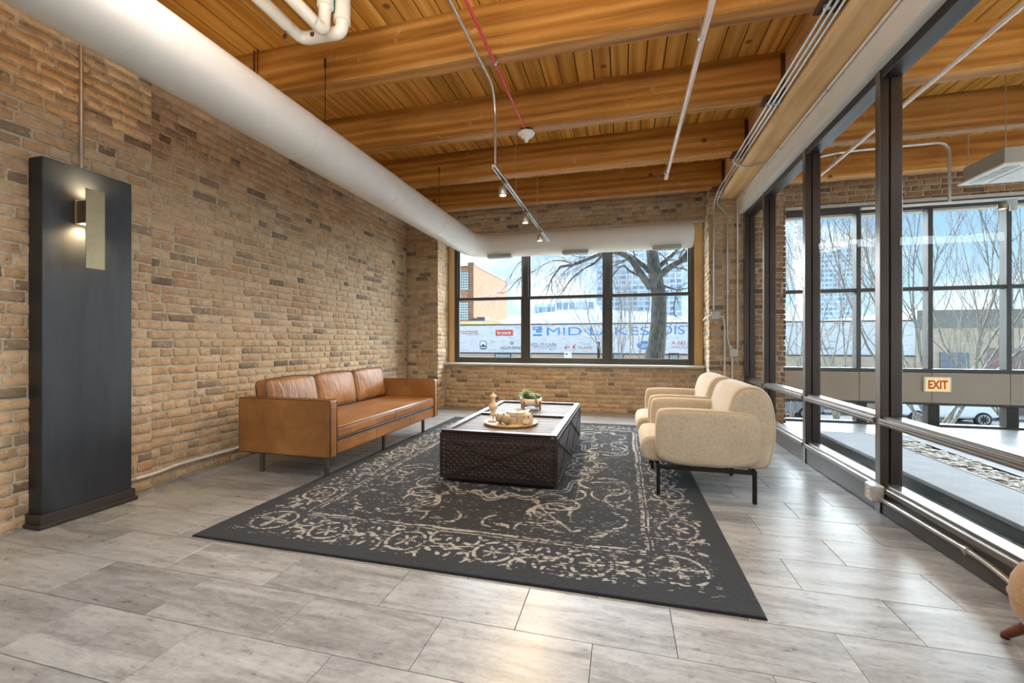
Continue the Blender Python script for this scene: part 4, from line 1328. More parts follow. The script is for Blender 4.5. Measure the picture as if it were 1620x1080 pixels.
# ------------------------------------------------------------------ leather sofa
def make_sofa():
    X0, X1, Ya, Yb = -3.19, -2.28, 2.962, 5.025
    s = empty('leather_sofa', ((X0 + X1) / 2, (Ya + Yb) / 2, 0), 0, 'tan leather three seat sofa on steel legs by the brick wall', 'sofa')
    ox, oy = (X0 + X1) / 2, (Ya + Yb) / 2
    L = lambda p, q, a: (p - ox, a - oy, q)           # profile in XZ swept along Y
    K = lambda p, q, a: (a - ox, p - oy, q)           # profile in YZ swept along X
    AT = 0.095
    for (a, b) in ((Ya, Ya + AT), (Yb - AT, Yb)):
        arm = MB().soft(rrect(X0, .200, X1, .664, .012, 3, 6), a, b, .010, L, 3).build('arm', M['leather'], s)
        for yy in (a + .008, b - .008):
            pr = rrect(X0 + .004, .204, X1 - .004, .660, .012, 4, 3)
            MB().tube([(p - ox, yy - oy, q) for p, q in pr] + [(pr[0][0] - ox, yy - oy, pr[0][1])], .0075, 6, False).build('piping', M['leather_dark'], arm)
    MB().soft(rrect(X0, .200, X0 + .10, .655, .012, 3, 3), Ya + AT, Yb - AT, .004, L, 2).build('back_panel', M['leather'], s)
    base = MB().soft(rrect(X0 + .10, .207, X1 - .012, .322, .012, 3, 6), Ya + AT + .001, Yb - AT - .001, .006, L, 2).build('base_rail', M['leather'], s)
    MB().tube([(X1 - .013 - ox, Ya + AT - oy, .318), (X1 - .013 - ox, Yb - AT - oy, .318)], .006, 6).build('piping', M['leather_dark'], base)
    for k in (1, 2):
        yy = Ya + (Yb - Ya) * k / 3
        MB().bbox(X1 - .016 - ox, yy - .002 - oy, .210, X1 - .0112 - ox, yy + .002 - oy, .318, .0005).build('seam', M['leather_dark'], base)
    # seat: one long bench cushion, slightly crowned
    ya, yb = Ya + AT + .004, Yb - AT - .004
    nx, ny = 26, 60
    V = []; F = []
    def seat_pt(u, v, top):
        x_ = X0 + .10 + (X1 - .004 - X0 - .10) * u; y_ = ya + (yb - ya) * v
        crown = 0.022 * (1 - (2 * u - 1) ** 4) * (1 - (2 * v - 1) ** 8)
        rip = 0.003 * math.sin(9 * v * 3 + 4 * u) * (1 - (2 * u - 1) ** 4)
        return (x_ - ox, y_ - oy, .428 + crown + rip if top else .330)
    sd = MB().soft(rrect(X0 + .10, .330, X1 - .002, .440, .030, 4, 8), ya, yb, .020, L, 3)
    vs = []
    for p in sd.v:
        u = (p[0] + ox - X0 - .10) / (X1 - X0 - .10); v = (p[1] + oy - ya) / (yb - ya)
        if p[2] > .39:
            k = (p[2] - .39) / .05
            vs.append((p[0], p[1], p[2] + k * .010 * (1 - (2 * u - 1) ** 4)))
        else: vs.append(p)
    sd.v = vs
    seat = sd.build('seat_cushion', M['leather'], s)
    for zz in (.428, .338):
        MB().tube([(X1 - .010 - ox, ya + .006 - oy, zz), (X1 - .005 - ox, ya + .02 - oy, zz), (X1 - .005 - ox, yb - .02 - oy, zz), (X1 - .010 - ox, yb - .006 - oy, zz)], .0055, 6).build('piping', M['leather_dark'], seat)
    MB().bbox(X1 - .006 - ox, (Ya + Yb) / 2 - .002 - oy, .34, X1 - .0005 - ox, (Ya + Yb) / 2 + .002 - oy, .428, .0004).build('seam', M['leather_dark'], seat)
    # three loose back cushions
    cw = (yb - ya) / 3
    for k in range(3):
        a, b = ya + k * cw + .003, ya + (k + 1) * cw - .003
        if k == 0: a += .0
        Rm = Matrix.Rotation(math.radians(-11), 4, 'Y')
        def mp(p, q, t, a=a, b=b):
            v = Rm @ Vector((t, p, q))
            return (v.x + (X0 + .185) - ox, v.y - oy, v.z + .452)
        prof = rrect(a, 0.0, b, .352, .045, 5, 5)
        # crown the top edge
        prof = [(p, q + (0.016 * math.sin(PI * (p - a) / (b - a)) if q > .2 else 0)) for p, q in prof]
        cu = MB().soft(prof, -.065, .065, .028, mp, 4, 0.02, 0.045)
        co = cu.build('back_cushion', M['leather_soft'], s)
        for t in (-.055, .055):
            pts = [mp(p, q, t) for p, q in prof]
            MB().tube(pts + [pts[0]], .0045, 6, False).build('piping', M['leather_dark'], co)
    for lx in (X1 - .135, X0 + .115):
        for ly in (Ya + .135, (Ya + Yb) / 2 - .01, Yb - .135):
            MB().bbox(lx - .016 - ox, ly - .016 - oy, 0.0133 if lx > -2.6 else 0.0003, lx + .016 - ox, ly + .016 - oy, .208, .004).build('leg', M['leg_steel'], s)
make_sofa()

# ------------------------------------------------------------------ armchairs
def make_chair(label):
    """local frame: origin at the floor under the middle of the seat; faces -X"""
    W2 = 0.362
    s = empty('armchair', (0, 0, 0), 0, label, 'armchair', 'cream armchairs facing the sofa')
    L = lambda p, q, a: (p, a, q)
    arm_prof = smooth_loop([(-.335, .24), (-.335, .66), (.36, .655), (.385, .59), (.385, .24)], 1)
    arm_prof = smooth_loop([(-.330, .232), (-.344, .40), (-.338, .610), (-.300, .650), (-.05, .652), (.25, .642), (.330, .625), (.362, .560), (.370, .40), (.340, .236)], 2)
    for sgn in (-1, 1):
        a, b = (-W2, -W2 + .115) if sgn < 0 else (W2 - .115, W2)
        arm = MB().soft(arm_prof, a, b, .036, L, 5, .010, .006).build('arm', M['cream'], s)
        oy_ = a + .012 if sgn < 0 else b - .012
        P = np.array(arm_prof); c = P.mean(0)
        pts = [(c[0] + (p[0] - c[0]) * .957, oy_, c[1] + (p[1] - c[1]) * .93) for p in arm_prof]
        MB().tube(pts + [pts[0]], .0028, 5, False).build('piping', M['chair_piping'], arm)
    back_prof = smooth_loop([(.335, .232), (.425, .245), (.462, .40), (.470, .56), (.445, .73), (.385, .815), (.290, .832), (.205, .800), (.165, .70), (.135, .55), (.110, .42), (.130, .235)], 2)
    bk = MB().soft(back_prof, -W2 + .032, W2 - .032, .040, L, 5, .006, .006).build('backrest', M['cream'], s)
    P = np.array(back_prof); c = P.mean(0)
    for yy in (-W2 + .040, W2 - .040):
        pts = [(c[0] + (p[0] - c[0]) * .90, yy, c[1] + (p[1] - c[1]) * .95) for p in back_prof]
        MB().tube(pts + [pts[0]], .0032, 5, False).build('piping', M['chair_piping'], bk)
    seat_prof = smooth_loop([(-.400, .232), (-.432, .27), (-.448, .34), (-.430, .405), (-.380, .432), (-.10, .436), (.14, .42), (.16, .24)], 2)
    st = MB().soft(seat_prof, -W2 + .075, W2 - .075, .030, L, 4, 0, 0)
    st.build('seat_cushion', M['cream'], s)
    fr = MB()
    for sgn in (-1, 1):
        fr.bbox(-.335, sgn * .335 - .013, .205, .335, sgn * .335 + .013, .234, .003)
    fr.bbox(-.335, -.322, .205, -.309, .322, .234, .003); fr.bbox(.309, -.322, .205, .335, .322, .234, .003)
    fr.build('base_frame', M['black_metal'], s)
    for lx in (-.322, .322):
        for ly in (-.335, .335):
            MB().bbox(lx - .013, ly - .013, .0133 if lx < 0 else .0003, lx + .013, ly + .013, .206, .003).build('leg', M['black_metal'], s)
    return s
c1 = make_chair('cream upholstered armchair nearer the camera, on black metal legs')
c1.location = (0.578, 3.675, 0.0)
c2 = copy_tree(c1)
c2['label'] = 'cream upholstered armchair farther back, beside the window wall'
c2.location = (0.572, 4.505, 0.0)

# ------------------------------------------------------------------ carved coffee table
def make_table():
    X0, X1, Ya, Yb, ZT = -1.425, -0.482, 3.205, 4.985, .432
    ox, oy = (X0 + X1) / 2, (Ya + Yb) / 2
    s = empty('coffee_table', (ox, oy, 0.0125), 0, 'low carved dark wood coffee table standing on the rug', 'coffee table')
    z = lambda v: v - .0125
    B = lambda x0, y0, z0, x1, y1, z1, b=.003: MB().bbox(x0 - ox, y0 - oy, z(z0), x1 - ox, y1 - oy, z(z1), b)
    B(X0 + .035, Ya + .035, .0133, X1 - .035, Yb - .035, .050).build('plinth', M['black_metal'], s)
    rim = MB()
    t_ = .055
    for (x0, y0, x1, y1) in ((X0, Ya, X1, Ya + t_), (X0, Yb - t_, X1, Yb), (X0, Ya + t_, X0 + t_, Yb - t_), (X1 - t_, Ya + t_, X1, Yb - t_)):
        rim.bbox(x0 - ox, y0 - oy, z(.415), x1 - ox, y1 - oy, z(ZT), .003)
    rim.build('top_rim', M['table_wood'], s)
    ym = 4.085
    B(X0 + t_, ym - .022, .415, X1 - t_, ym + .022, ZT).build('divider', M['table_wood'], s)
    for (a, b) in ((Ya + t_, ym - .022), (ym + .022, Yb - t_)):
        n = 7
        for k in range(n):
            y0 = a + (b - a) * k / n; y1 = a + (b - a) * (k + 1) / n
            B(X0 + t_, y0 + .0012, .398, X1 - t_, y1 - .0012, .412, .0015).build('board', M['table_top'], s)
    B(X0 + .008, Ya + .008, .045, X1 - .008, Yb - .008, .397).build('body', M['table_wood'], s)
    # four carved sides: board, border teeth, star pyramids and crossed strips
    def side(org, u, n, W, name='carved_side'):
        org = Vector(org); u = Vector(u); n = Vector(n); up = Vector((0, 0, 1)); Hh = .36
        pt = lambda a, h, d: tuple(org + u * a + up * h + n * d - Vector((ox, oy, .0125)))
        m = MB()
        fr_ = .03
        def slab(a0, h0, a1, h1, d0, d1):
            v = [pt(a0, h0, d0), pt(a1, h0, d0), pt(a1, h1, d0), pt(a0, h1, d0), pt(a0, h0, d1), pt(a1, h0, d1), pt(a1, h1, d1), pt(a0, h1, d1)]
            m.add(v, [(0, 3, 2, 1), (4, 5, 6, 7), (0, 1, 5, 4), (1, 2, 6, 5), (2, 3, 7, 6), (3, 0, 4, 7)])
        slab(0, 0, W, Hh, -.002, .002)
        slab(0, 0, W, .014, .002, .009); slab(0, Hh - .012, W, Hh, .002, .009); slab(0, .014, .014, Hh - .012, .002, .009); slab(W - .014, .014, W, Hh - .012, .002, .009)
        so = m.build(name, M['table_wood'], s)
        m = MB()
        # border of teeth
        k = int(W / .032)
        for i in range(k):
            a = .018 + (W - .036) * i / k; b = .018 + (W - .036) * (i + 1) / k; c = (a + b) / 2
            for h0, h1 in ((Hh - .040, Hh - .016),):
                m.add([pt(a, h0, .002), pt(b, h0, .002), pt(c, h1, .002), pt(c, (2 * h0 + h1) / 3, .009)], [(0, 1, 3), (1, 2, 3), (2, 0, 3)])
        kk = int(Hh / .04)
        for i in range(kk):
            h = .02 + (Hh - .065) * i / kk; h2 = .02 + (Hh - .065) * (i + 1) / kk; c = (h + h2) / 2
            for a0, a1 in ((.018, .042), (W - .018, W - .042)):
                m.add([pt(a0, h, .002), pt(a0, h2, .002), pt(a1, c, .002), pt((2 * a0 + a1) / 3, c, .009)], [(0, 1, 3), (1, 2, 3), (2, 0, 3)])
        # stars: each cell has four long facets meeting in a point
        ncx = max(8, int((W - .10) / .052)); ncy = 6
        cwid = (W - .10) / ncx; chei = (Hh - .075) / ncy
        for i in range(ncx):
            for j in range(ncy):
                ca = .05 + cwid * (i + .5); ch = .022 + chei * (j + .5)
                for q in range(4):
                    an = PI / 2 * q + PI / 4
                    tipx, tipy = math.cos(an) * cwid * .66, math.sin(an) * chei * .66
                    px_, py_ = -math.sin(an) * cwid * .17, math.cos(an) * chei * .17
                    m.add([pt(ca, ch, .003), pt(ca + tipx * .5 + px_, ch + tipy * .5 + py_, .002), pt(ca + tipx, ch + tipy, .002), pt(ca + tipx * .5 - px_, ch + tipy * .5 - py_, .002), pt(ca + tipx * .5, ch + tipy * .5, .0085)],
                          [(0, 1, 4), (1, 2, 4), (2, 3, 4), (3, 0, 4)])
        # crossed strips
        nX = max(1, round(W / .9))
        for i in range(nX):
            a0, a1 = .05 + (W - .10) * i / nX, .05 + (W - .10) * (i + 1) / nX
            for (h0, h1) in ((.03, Hh - .05), (Hh - .05, .03)):
                A, Bp = Vector(pt(a0 + .04, h0, .006)), Vector(pt(a1 - .04, h1, .006))
                m.bar(A, Bp, .014, .012, up=n)
        m.build('carving', M['table_wood'], so, kind='stuff')
    z0 = .050
    side((X0, Ya, z0), (1, 0, 0), (0, -1, 0), X1 - X0)
    side((X0, Yb, z0), (1, 0, 0), (0, 1, 0), X1 - X0)
    side((X1, Ya, z0), (0, 1, 0), (1, 0, 0), Yb - Ya)
    side((X0, Ya, z0), (0, 1, 0), (-1, 0, 0), Yb - Ya)
make_table()

# ------------------------------------------------------------------ things on the table
TZ0 = .4122
M['tray'] = wood_mat('pale_oval_tray', srgb(146, 112, 62), srgb(188, 152, 96), srgb(212, 182, 130), 0, 2.0, rough=0.4)
M['ivory'] = plain('ivory_ceramic', srgb(216, 194, 158), 0.4, 0, 0.06, 30, 0.05)
M['stoneball'] = plain('speckled_stone_ball', srgb(158, 146, 122), 0.42, 0, 0.25, 120, 0.15)
M['paper'] = plain('white_paper', srgb(232, 226, 214), 0.7, 0, 0.04, 40, 0.04)
M['paper_edge'] = plain('cream_page_edges', srgb(206, 190, 164), 0.8, 0, 0.12, 160, 0.1)
M['twine'] = plain('straw_twine', srgb(190, 158, 104), 0.85, 0, 0.1, 90, 0.1)
M['pot'] = plain('white_ceramic_bowl', srgb(226, 214, 196), 0.38, 0, 0.04, 12, 0.02)
M['leaf'] = plain('grey_green_succulent', srgb(120, 146, 96), 0.5, 0, 0.2, 40, 0.05)
M['leaf2'] = plain('pale_succulent', srgb(168, 184, 132), 0.5, 0, 0.2, 40, 0.05)
M['soil'] = plain('dark_soil', srgb(62, 46, 34), 0.95, 0, 0.3, 90, 0.4)
M['owl_eye'] = plain('dark_eye', srgb(54, 48, 44), 0.4)
trc = (-0.965, 3.69)
MB().lathe([(.001, 0), (.225, 0), (.236, .004), (.242, .022), (.236, .024), (.226, .010), (.001, .010)], (trc[0], trc[1], TZ0), 48).build('serving_tray', M['tray'], label='round pale wooden tray on the coffee table', cat='tray')
TT = TZ0 + .0102
fn = empty('finial_ornament', (-1.135, 3.705, TT), 0, 'ivory turned finial ornament on a thin metal stem', 'ornament')
MB().bbox(-.038, -.038, 0, .038, .038, .012, .002).build('foot', M['paper'], fn)
MB().tube([(0, 0, .011), (0, 0, .062)], .0035, 8).build('stem', M['steel_dark'], fn)
MB().lathe([(.001, .058), (.036, .058), (.034, .064), (.024, .072), (.022, .095), (.026, .105), (.040, .122), (.043, .138), (.040, .150), (.026, .162), (.017, .178), (.017, .196), (.021, .206), (.020, .212),
            (.030, .218), (.030, .226), (.026, .234), (.012, .248), (.006, .256), (.007, .262), (.001, .268)], (0, 0, 0), 28).build('turned_body', M['ivory'], fn)
for (bx_, by_, r_, lb) in ((-1.055, 3.655, .041, 'left speckled stone ball on the tray, beside the finial'), (-0.985, 3.60, .043, 'right speckled stone ball on the tray, in front of the book stack')):
    MB().sphere((bx_, by_, TT + r_), r_, 24, 16).build('stone_ball', M['stoneball'], label=lb, cat='ornament', group='stone balls on the tray')
# three small books tied with twine
bz = TT
for k, (w, d, h, rot, lb) in enumerate(((.205, .135, .030, .05, 'bottom book of the small white stack tied with twine'), (.20, .13, .030, -.02, 'middle book of the small white stack tied with twine'), (.205, .135, .030, .08, 'top white book of the stack with curled cover'))):
    b = empty('small_book', (-.915, 3.745, bz), 0.12 + rot, lb, 'book', 'books tied with twine on the tray')
    MB().bbox(-w / 2 + .003, -d / 2 + .003, .002, w / 2 - .003, d / 2 - .003, h - .002, .001).build('pages', M['paper_edge'], b)
    cv = MB().bbox(-w / 2, -d / 2, 0, w / 2, d / 2, .002, .0005)
    n = 10
    V = []; F = []
    for i in range(n + 1):
        xx = -w / 2 + w * i / n
        lift = (.014 * max(0, abs(i / n - .5) * 2 - .35) ** 2 / .42) if k == 2 else 0.0
        if k == 2 and i == n: lift += .004
        for yy in (-d / 2, d / 2):
            V.append((xx, yy, h - .002 + lift)); V.append((xx, yy, h - .0006 + lift))
    for i in range(n):
        a = i * 4
        F += [(a + 1, a + 5, a + 7, a + 3), (a, a + 2, a + 6, a + 4), (a, a + 4, a + 5, a + 1), (a + 2, a + 3, a + 7, a + 6)]
    F += [(0, 1, 3, 2), (n * 4, n * 4 + 2, n * 4 + 3, n * 4 + 1)]
    cv.add(V, F)
    cv.build('cover', M['paper'], b)
    bz += h + .0002
tw = empty('twine_bow', (-.915, 3.745, TT), 0.14, 'straw coloured twine bow tied around the white book stack', 'twine')
hh = .092
MB().tube(fillet([(0, -.071, .002), (0, -.071, hh), (0, .071, hh), (0, .071, .002)], .004, 3), .003, 6).build('wrap', M['twine'], tw)
for sg in (-1, 1):
    pts = [(0, 0, hh + .004)] + [(sg * .03 * math.sin(a), .006 * math.cos(a * 2), hh + .006 + .016 * (1 - math.cos(a)) * .8) for a in np.linspace(.3, 2.8, 9)] + [(0, 0, hh + .006)]
    MB().tube(pts, .0024, 5).build('loop', M['twine'], tw)
    MB().tube([(0, 0, hh + .004), (sg * .03, -.02, hh + .003), (sg * .05, -.045, hh + .004)], .0022, 5).build('tail', M['twine'], tw)
# owl
ow = empty('owl_figurine', (-.800, 3.640, TT), -0.15, 'ceramic owl figurine with dark eyes on the tray', 'figurine')
MB().lathe([(.001, 0), (.040, 0), (.046, .012), (.048, .040), (.045, .066), (.041, .082), (.032, .094), (.012, .100), (.001, .101)], (0, 0, 0), 28, sy=.88).build('body', M['ivory'], ow)
for sg in (-1, 1):
    MB().lathe([(.001, .030), (.014, 0), (.001, -.004)][::-1], (sg * .029, 0, .086), 10).build('ear', M['ivory'], ow)
    MB().lathe([(.017, 0), (.016, .006), (.001, .007)], (sg * .0185, -.0345, .070), 18, 'Y').build('eye_ring', M['pot'], ow, Matrix.Rotation(0, 4, 'Z'))
    MB().sphere((sg * .0185, -.0355, .070), .0075, 12, 8).build('eye', M['owl_eye'], ow)
MB().lathe([(.001, 0), (.007, .012), (.001, .017)], (0, -.040, .050), 8).build('beak', M['tray'], ow)
MB().soft(rrect(-.028, .010, .028, .045, .012, 4, 2), -.046, -.034, .004, lambda p, q, a: (p, a, q), 2).build('chest', M['pot'], ow)
# planter with succulents on a wooden stand
pc = (-0.965, 4.545)
pt_ = empty('succulent_planter', (pc[0], pc[1], TZ0), 0.35, 'white bowl of succulents on a four legged wooden stand', 'planter')
MB().lathe([(.001, .048), (.104, .048), (.112, .054), (.118, .120), (.114, .121), (.108, .112), (.001, .112)], (0, 0, 0), 40).build('bowl', M['pot'], pt_)
MB().lathe([(.001, .108), (.110, .108), (.108, .113), (.001, .116)], (0, 0, 0), 30).build('soil', M['soil'], pt_)
stn = MB()
for k in range(4):
    a = PI / 2 * k + PI / 4
    MB().bbox(-.008, -.007, 0, .008, .007, .092, .002).build('stand_leg', M['stand_wood'], pt_, Matrix.Rotation(a, 4, 'Z') @ Matrix.Translation((.124, 0, 0)))
for a in (PI / 4, -PI / 4):
    MB().obox(Matrix.Rotation(a, 4, 'Z') @ Matrix.Translation((0, 0, .041)), .236, .014, .012).build('cross_bar', M['stand_wood'], pt_)
def rosette(parent, c, R, n_rings, n_leaf, mat, up, seed, wid=.28, name='succulent'):
    rg_ = random.Random(seed)
    m = MB()
    for i in range(n_rings):
        el = math.radians(18 + (up - 18) * i / max(1, n_rings - 1))
        for k in range(n_leaf):
            az = 2 * PI * (k + .5 * (i % 2)) / n_leaf + rg_.uniform(-.12, .12)
            L_ = R * (1 - .38 * i / n_rings) * rg_.uniform(.85, 1.1)
            e_ = el + rg_.uniform(-.12, .12)
            d = Vector((math.cos(az) * math.cos(e_), math.sin(az) * math.cos(e_), math.sin(e_)))
            sd = Vector((-math.sin(az), math.cos(az), 0)); nn = d.cross(sd)
            w = L_ * wid * .5
            c_ = Vector(c)
            bend = Vector((0, 0, -L_ * .10))
            V = [c_, c_ + d * L_ * .45 + sd * w, c_ + d * L_ + bend, c_ + d * L_ * .45 - sd * w, c_ + d * L_ * .45 - nn * w * .5 , c_ + d * L_ * .45 + nn * w * .25]
            m.add(V, [(0, 1, 5), (1, 2, 5), (2, 3, 5), (3, 0, 5), (1, 0, 4), (2, 1, 4), (3, 2, 4), (0, 3, 4)])
    o = m.build(name, mat, parent)
    return o
rosette(pt_, (-.052, -.02, .118), .130, 5, 12, M['leaf'], 82, 3, .17)
rosette(pt_, (-.050, -.02, .155), .100, 4, 10, M['leaf2'], 84, 13, .18)
rosette(pt_, (.060, .02, .124), .072, 4, 9, M['leaf2'], 78, 4, .42)
rosette(pt_, (.015, -.06, .122), .048, 4, 9, M['leaf'], 78, 5, .42)
rosette(pt_, (.02, .06, .12), .055, 4, 9, M['leaf'], 78, 6, .40)
rosette(pt_, (.085, -.03, .124), .040, 3, 8, M['leaf'], 75, 8, .45)
tr_ = MB().tube([(.035, -.085, .120), (.04, -.118, .118), (.045, -.128, .085), (.042, -.130, .045)], .004, 6)
tr_.build('trailing_stem', M['stand_wood'], pt_)
rosette(pt_, (.042, -.134, .034), .032, 4, 10, M['leaf2'], 75, 9, .45)
for k in range(5):
    rosette(pt_, (.036 + k * .002, -.112 - .005 * k, .118 - k * .016), .020, 2, 6, M['leaf'], 60, 30 + k, .5)

# ------------------------------------------------------------------ stool at the right edge of the picture
so = empty('upholstered_stool', (1.452, 1.76, 0), 0, 'round ochre stool on splayed brown wooden legs by the partition', 'stool')
MB().lathe([(.001, .185), (.120, .188), (.165, .200), (.186, .235), (.192, .285), (.186, .335), (.170, .372), (.120, .392), (.001, .398)], (0, 0, 0), 36).build('cushion', M['stool_fabric'], so)
MB().lathe([(.1925, .280), (.1955, .284), (.1925, .288)], (0, 0, 0), 36).build('welt', M['stool_fabric'], so)
for a in (94, 225, 308):
    a = math.radians(a)
    top = Vector((math.cos(a) * .13, math.sin(a) * .13, .20)); ft = Vector((math.cos(a) * .315, math.sin(a) * .315, .012))
    if a > 5: ft = Vector((math.cos(a) * .27, math.sin(a) * .27, .012))
    lg = MB().tube([top, (top + ft) / 2, ft], [.022, .019, .014], 12).build('leg', M['stool_wood'], so)
    MB().lathe([(.001, 0.0003), (.013, 0.0003), (.014, .010), (.001, .011)], (ft.x, ft.y, 0), 12).build('foot_glide', M['steel_dark'], lg)

# ------------------------------------------------------------------ outside: street one storey below
ZS = -3.2
YW2 = 31.0           # face of the white warehouse across the street
def snow_road():
    t = NT('wet_snowy_asphalt')
    p = t.n('NewGeometry').outputs['Position']
    mp = t.n('Mapping', Vector=p, Scale=(0.12, 1.3, 1.0)).outputs[0]
    a = t.noise(mp, 1.2, 6, 0.65, 0.5); b = t.noise(p, 1.5, 5, 0.6)
    f = t.math('ADD', t.math('MULTIPLY', a, 0.7), t.math('MULTIPLY', b, 0.3))
    c = t.ramp(f, [(0.34, srgb(92, 92, 90)), (0.5, srgb(128, 128, 126)), (0.64, srgb(168, 169, 170))])
    t.bsdf(c, 0.5, 0, None, 0.4)
    return t.m
M['road'] = snow_road()
M['pave'] = plain('pale_pavement', srgb(140, 138, 134), 0.8, 0, 0.12, 2, 0.1)
M['kerb'] = plain('grey_kerb_stone', srgb(120, 116, 110), 0.8, 0, 0.1, 4, 0.1)
M['snow'] = plain('snow', srgb(214, 217, 222), 0.8, 0, 0.03, 3, 0.1)
MB().box(-120, 12.6, ZS - .3, 160, 29.2, ZS).build('street', M['road'], kind='structure')
MB().box(-120, 7.7, ZS - .3, 160, 12.45, ZS + .14).build('near_pavement', M['pave'], kind='structure')
MB().box(-120, 29.35, ZS - .3, 160, YW2, ZS + .14).build('far_pavement', M['pave'], kind='structure')
MB().box(-120, 12.45, ZS - .3, 160, 12.6, ZS + .15).box(-120, 29.2, ZS - .3, 160, 29.35, ZS + .15).build('kerb', M['kerb'], kind='structure')
MB().box(-160, YW2, ZS - .4, 220, 260, ZS - .05).build('far_ground', M['snow'], kind='structure')

def far_brick(name, c1, c2, mortar, bw=0.42, bh=0.14, ms=0.014, patch=None, axis='XZ'):
    t = NT(name)
    p = t.n('NewGeometry').outputs['Position']
    se = t.n('SeparateXYZ', Vector=p)
    cb = t.n('CombineXYZ', X=t.math('ADD', se.outputs[0], se.outputs[1]), Y=se.outputs[2], Z=0.0)
    br = t.n('TexBrick', Vector=cb.outputs[0], Color1=c1, Color2=c2, Mortar=mortar, Scale=1.0, Mortar_Size=ms, Brick_Width=bw, Row_Height=bh)
    c = br.outputs['Color']
    if patch:
        n = t.noise(t.n('Mapping', Vector=p, Scale=(1.0, 1.0, 2.6)).outputs[0], 1.9, 7, 0.72)
        c = t.mix(t.ramp(n, [(0.57, (0, 0, 0)), (0.62, (0.8, 0.8, 0.8))]), c, patch)
    n2 = t.noise(p, 0.7, 4)
    c = t.mix(t.math('MULTIPLY', n2, 0.25), c, tuple(x * .6 for x in c2[:3]) + (1,))
    t.bsdf(c, 0.9, 0, None, 0.2)
    return t.m
M['white_wall'] = far_brick('flaking_white_painted_brick', srgb(240, 240, 238), srgb(228, 228, 228), srgb(214, 214, 212), patch=srgb(196, 172, 140))
M['tan_wall'] = far_brick('pale_tan_brick_far', srgb(214, 192, 164), srgb(200, 176, 146), srgb(206, 196, 180))
M['red_wall'] = far_brick('brown_red_brick_far', srgb(158, 116, 92), srgb(136, 96, 76), srgb(150, 128, 110), 0.5, 0.18)
M['tan_wall2'] = far_brick('peach_brick_far', srgb(128, 98, 74), srgb(116, 86, 64), srgb(126, 106, 88), 0.5, 0.18)
M['cap'] = plain('brown_parapet_cap', srgb(96, 82, 70), 0.7)
M['block'] = plain('glass_block', srgb(170, 190, 192), 0.25, 0, 0.1, 6, 0.05)
M['hvac'] = plain('dark_roof_unit', srgb(56, 60, 66), 0.6)

zt = onY(800, 514.5, YW2).z; zb_ = onY(800, 557.5, YW2).z
xw0, xw1 = onY(560, 540, YW2).x, onY(1448, 540, YW2).x
wh = empty('warehouse', (0, YW2, ZS), 0, 'long low warehouse with flaking white painted brick across the street', 'building')
P0 = Vector((0, YW2, ZS))
def wbox(name, mat, x0, y0, z0, x1, y1, z1, parent=wh, org=P0):
    return MB().box(x0 - org.x, y0 - org.y, z0 - org.z, x1 - org.x, y1 - org.y, z1 - org.z).build(name, mat, parent)
wbox('lower_wall', M['tan_wall'], xw0, YW2 + .05, ZS - .1, xw1, YW2 + 10.5, zb_)
wbox('painted_wall', M['white_wall'], xw0, YW2, zb_, xw1, YW2 + 10.5, zt)
wbox('ledge', M['cap'], xw0, YW2 - .03, zb_ - .10, xw1, YW2 + .04, zb_)
wbox('parapet_cap', M['cap'], xw0, YW2 - .04, zt, xw1, YW2 + .4, zt + .10)
# glass block windows under the ledge
for (a, b) in ((784, 807), (971, 985), (1060, 1072)):
    X_a, X_b = onY(a, 560, YW2).x, onY(b, 560, YW2).x
    z1_, z0_ = onY(a, 560, YW2).z, onY(a, 572, YW2).z
    wo = wbox('window', M['cap'], X_a - .08, YW2 - .01, z0_ - .08, X_b + .08, YW2 + .1, z1_ + .08)
    nb = max(3, int((X_b - X_a) / .2))
    for i in range(nb):
        for j in range(3):
            MB().box(X_a + (X_b - X_a) * i / nb + .015, YW2 - .03 - P0.y, z0_ + (z1_ - z0_) * j / 3 + .015 - ZS, X_a + (X_b - X_a) * (i + 1) / nb - .015, YW2 + .02 - P0.y, z0_ + (z1_ - z0_) * (j + 1) / 3 - .015 - ZS).build('glass_block', M['block'], wo)
# vaulted white roof
xr0, xr1 = onY(778, 510, 40).x, onY(1115, 510, 40).x
zr0 = zt - .2
V = []; F = []
n = 28
for yy in (33.5, 41.4):
    for i in range(n + 1):
        u = i / n
        V.append((xr0 + (xr1 - xr0) * u, yy - YW2, zr0 + (onY(880, 491, 33.5).z - zr0) * (1 - abs(2 * u - 1) ** 2.2) - ZS))
for i in range(n):
    F.append((i, i + 1, n + 2 + i, n + 1 + i))
F.append(tuple(range(n + 1))[::-1]); F.append(tuple(range(n + 1, 2 * n + 2)))
F.append((0, n + 1, 2 * n + 1, n))
MB().add(V, F).build('vaulted_roof', M['snow'], wh)
# roof parapet with rooftop units, left
pa, pb = onY(735, 510, 33), onY(791, 510, 33)
wbox('roof_parapet', far_brick('yellowed_block', srgb(196, 176, 130), srgb(178, 158, 112), srgb(190, 178, 150)), pa.x - 3, 33, zt - .1, pb.x, 33.5, onY(760, 508, 33).z)
for (a, b, t_) in ((744, 752, 502.5), (754, 767, 501)):
    q0, q1 = onY(a, 507.6, 34.5), onY(b, t_, 34.5)
    ru = empty('rooftop_unit', ((q0.x + q1.x) / 2, 35.2, q0.z), 0, 'dark square rooftop unit on the warehouse, %s one' % ('larger right' if a > 750 else 'smaller left'), 'air conditioner', 'rooftop units on the warehouse')
    wv = (q1.x - q0.x) / 2; hv = q1.z - q0.z
    MB().bbox(-wv, -.7, 0, wv, .7, hv, .03).build('casing', M['hvac'], ru)
    for k in range(5):
        MB().box(-wv * .85, -.73, hv * (.15 + .15 * k), wv * .85, -.70, hv * (.22 + .15 * k)).build('louver', M['cap'], ru)

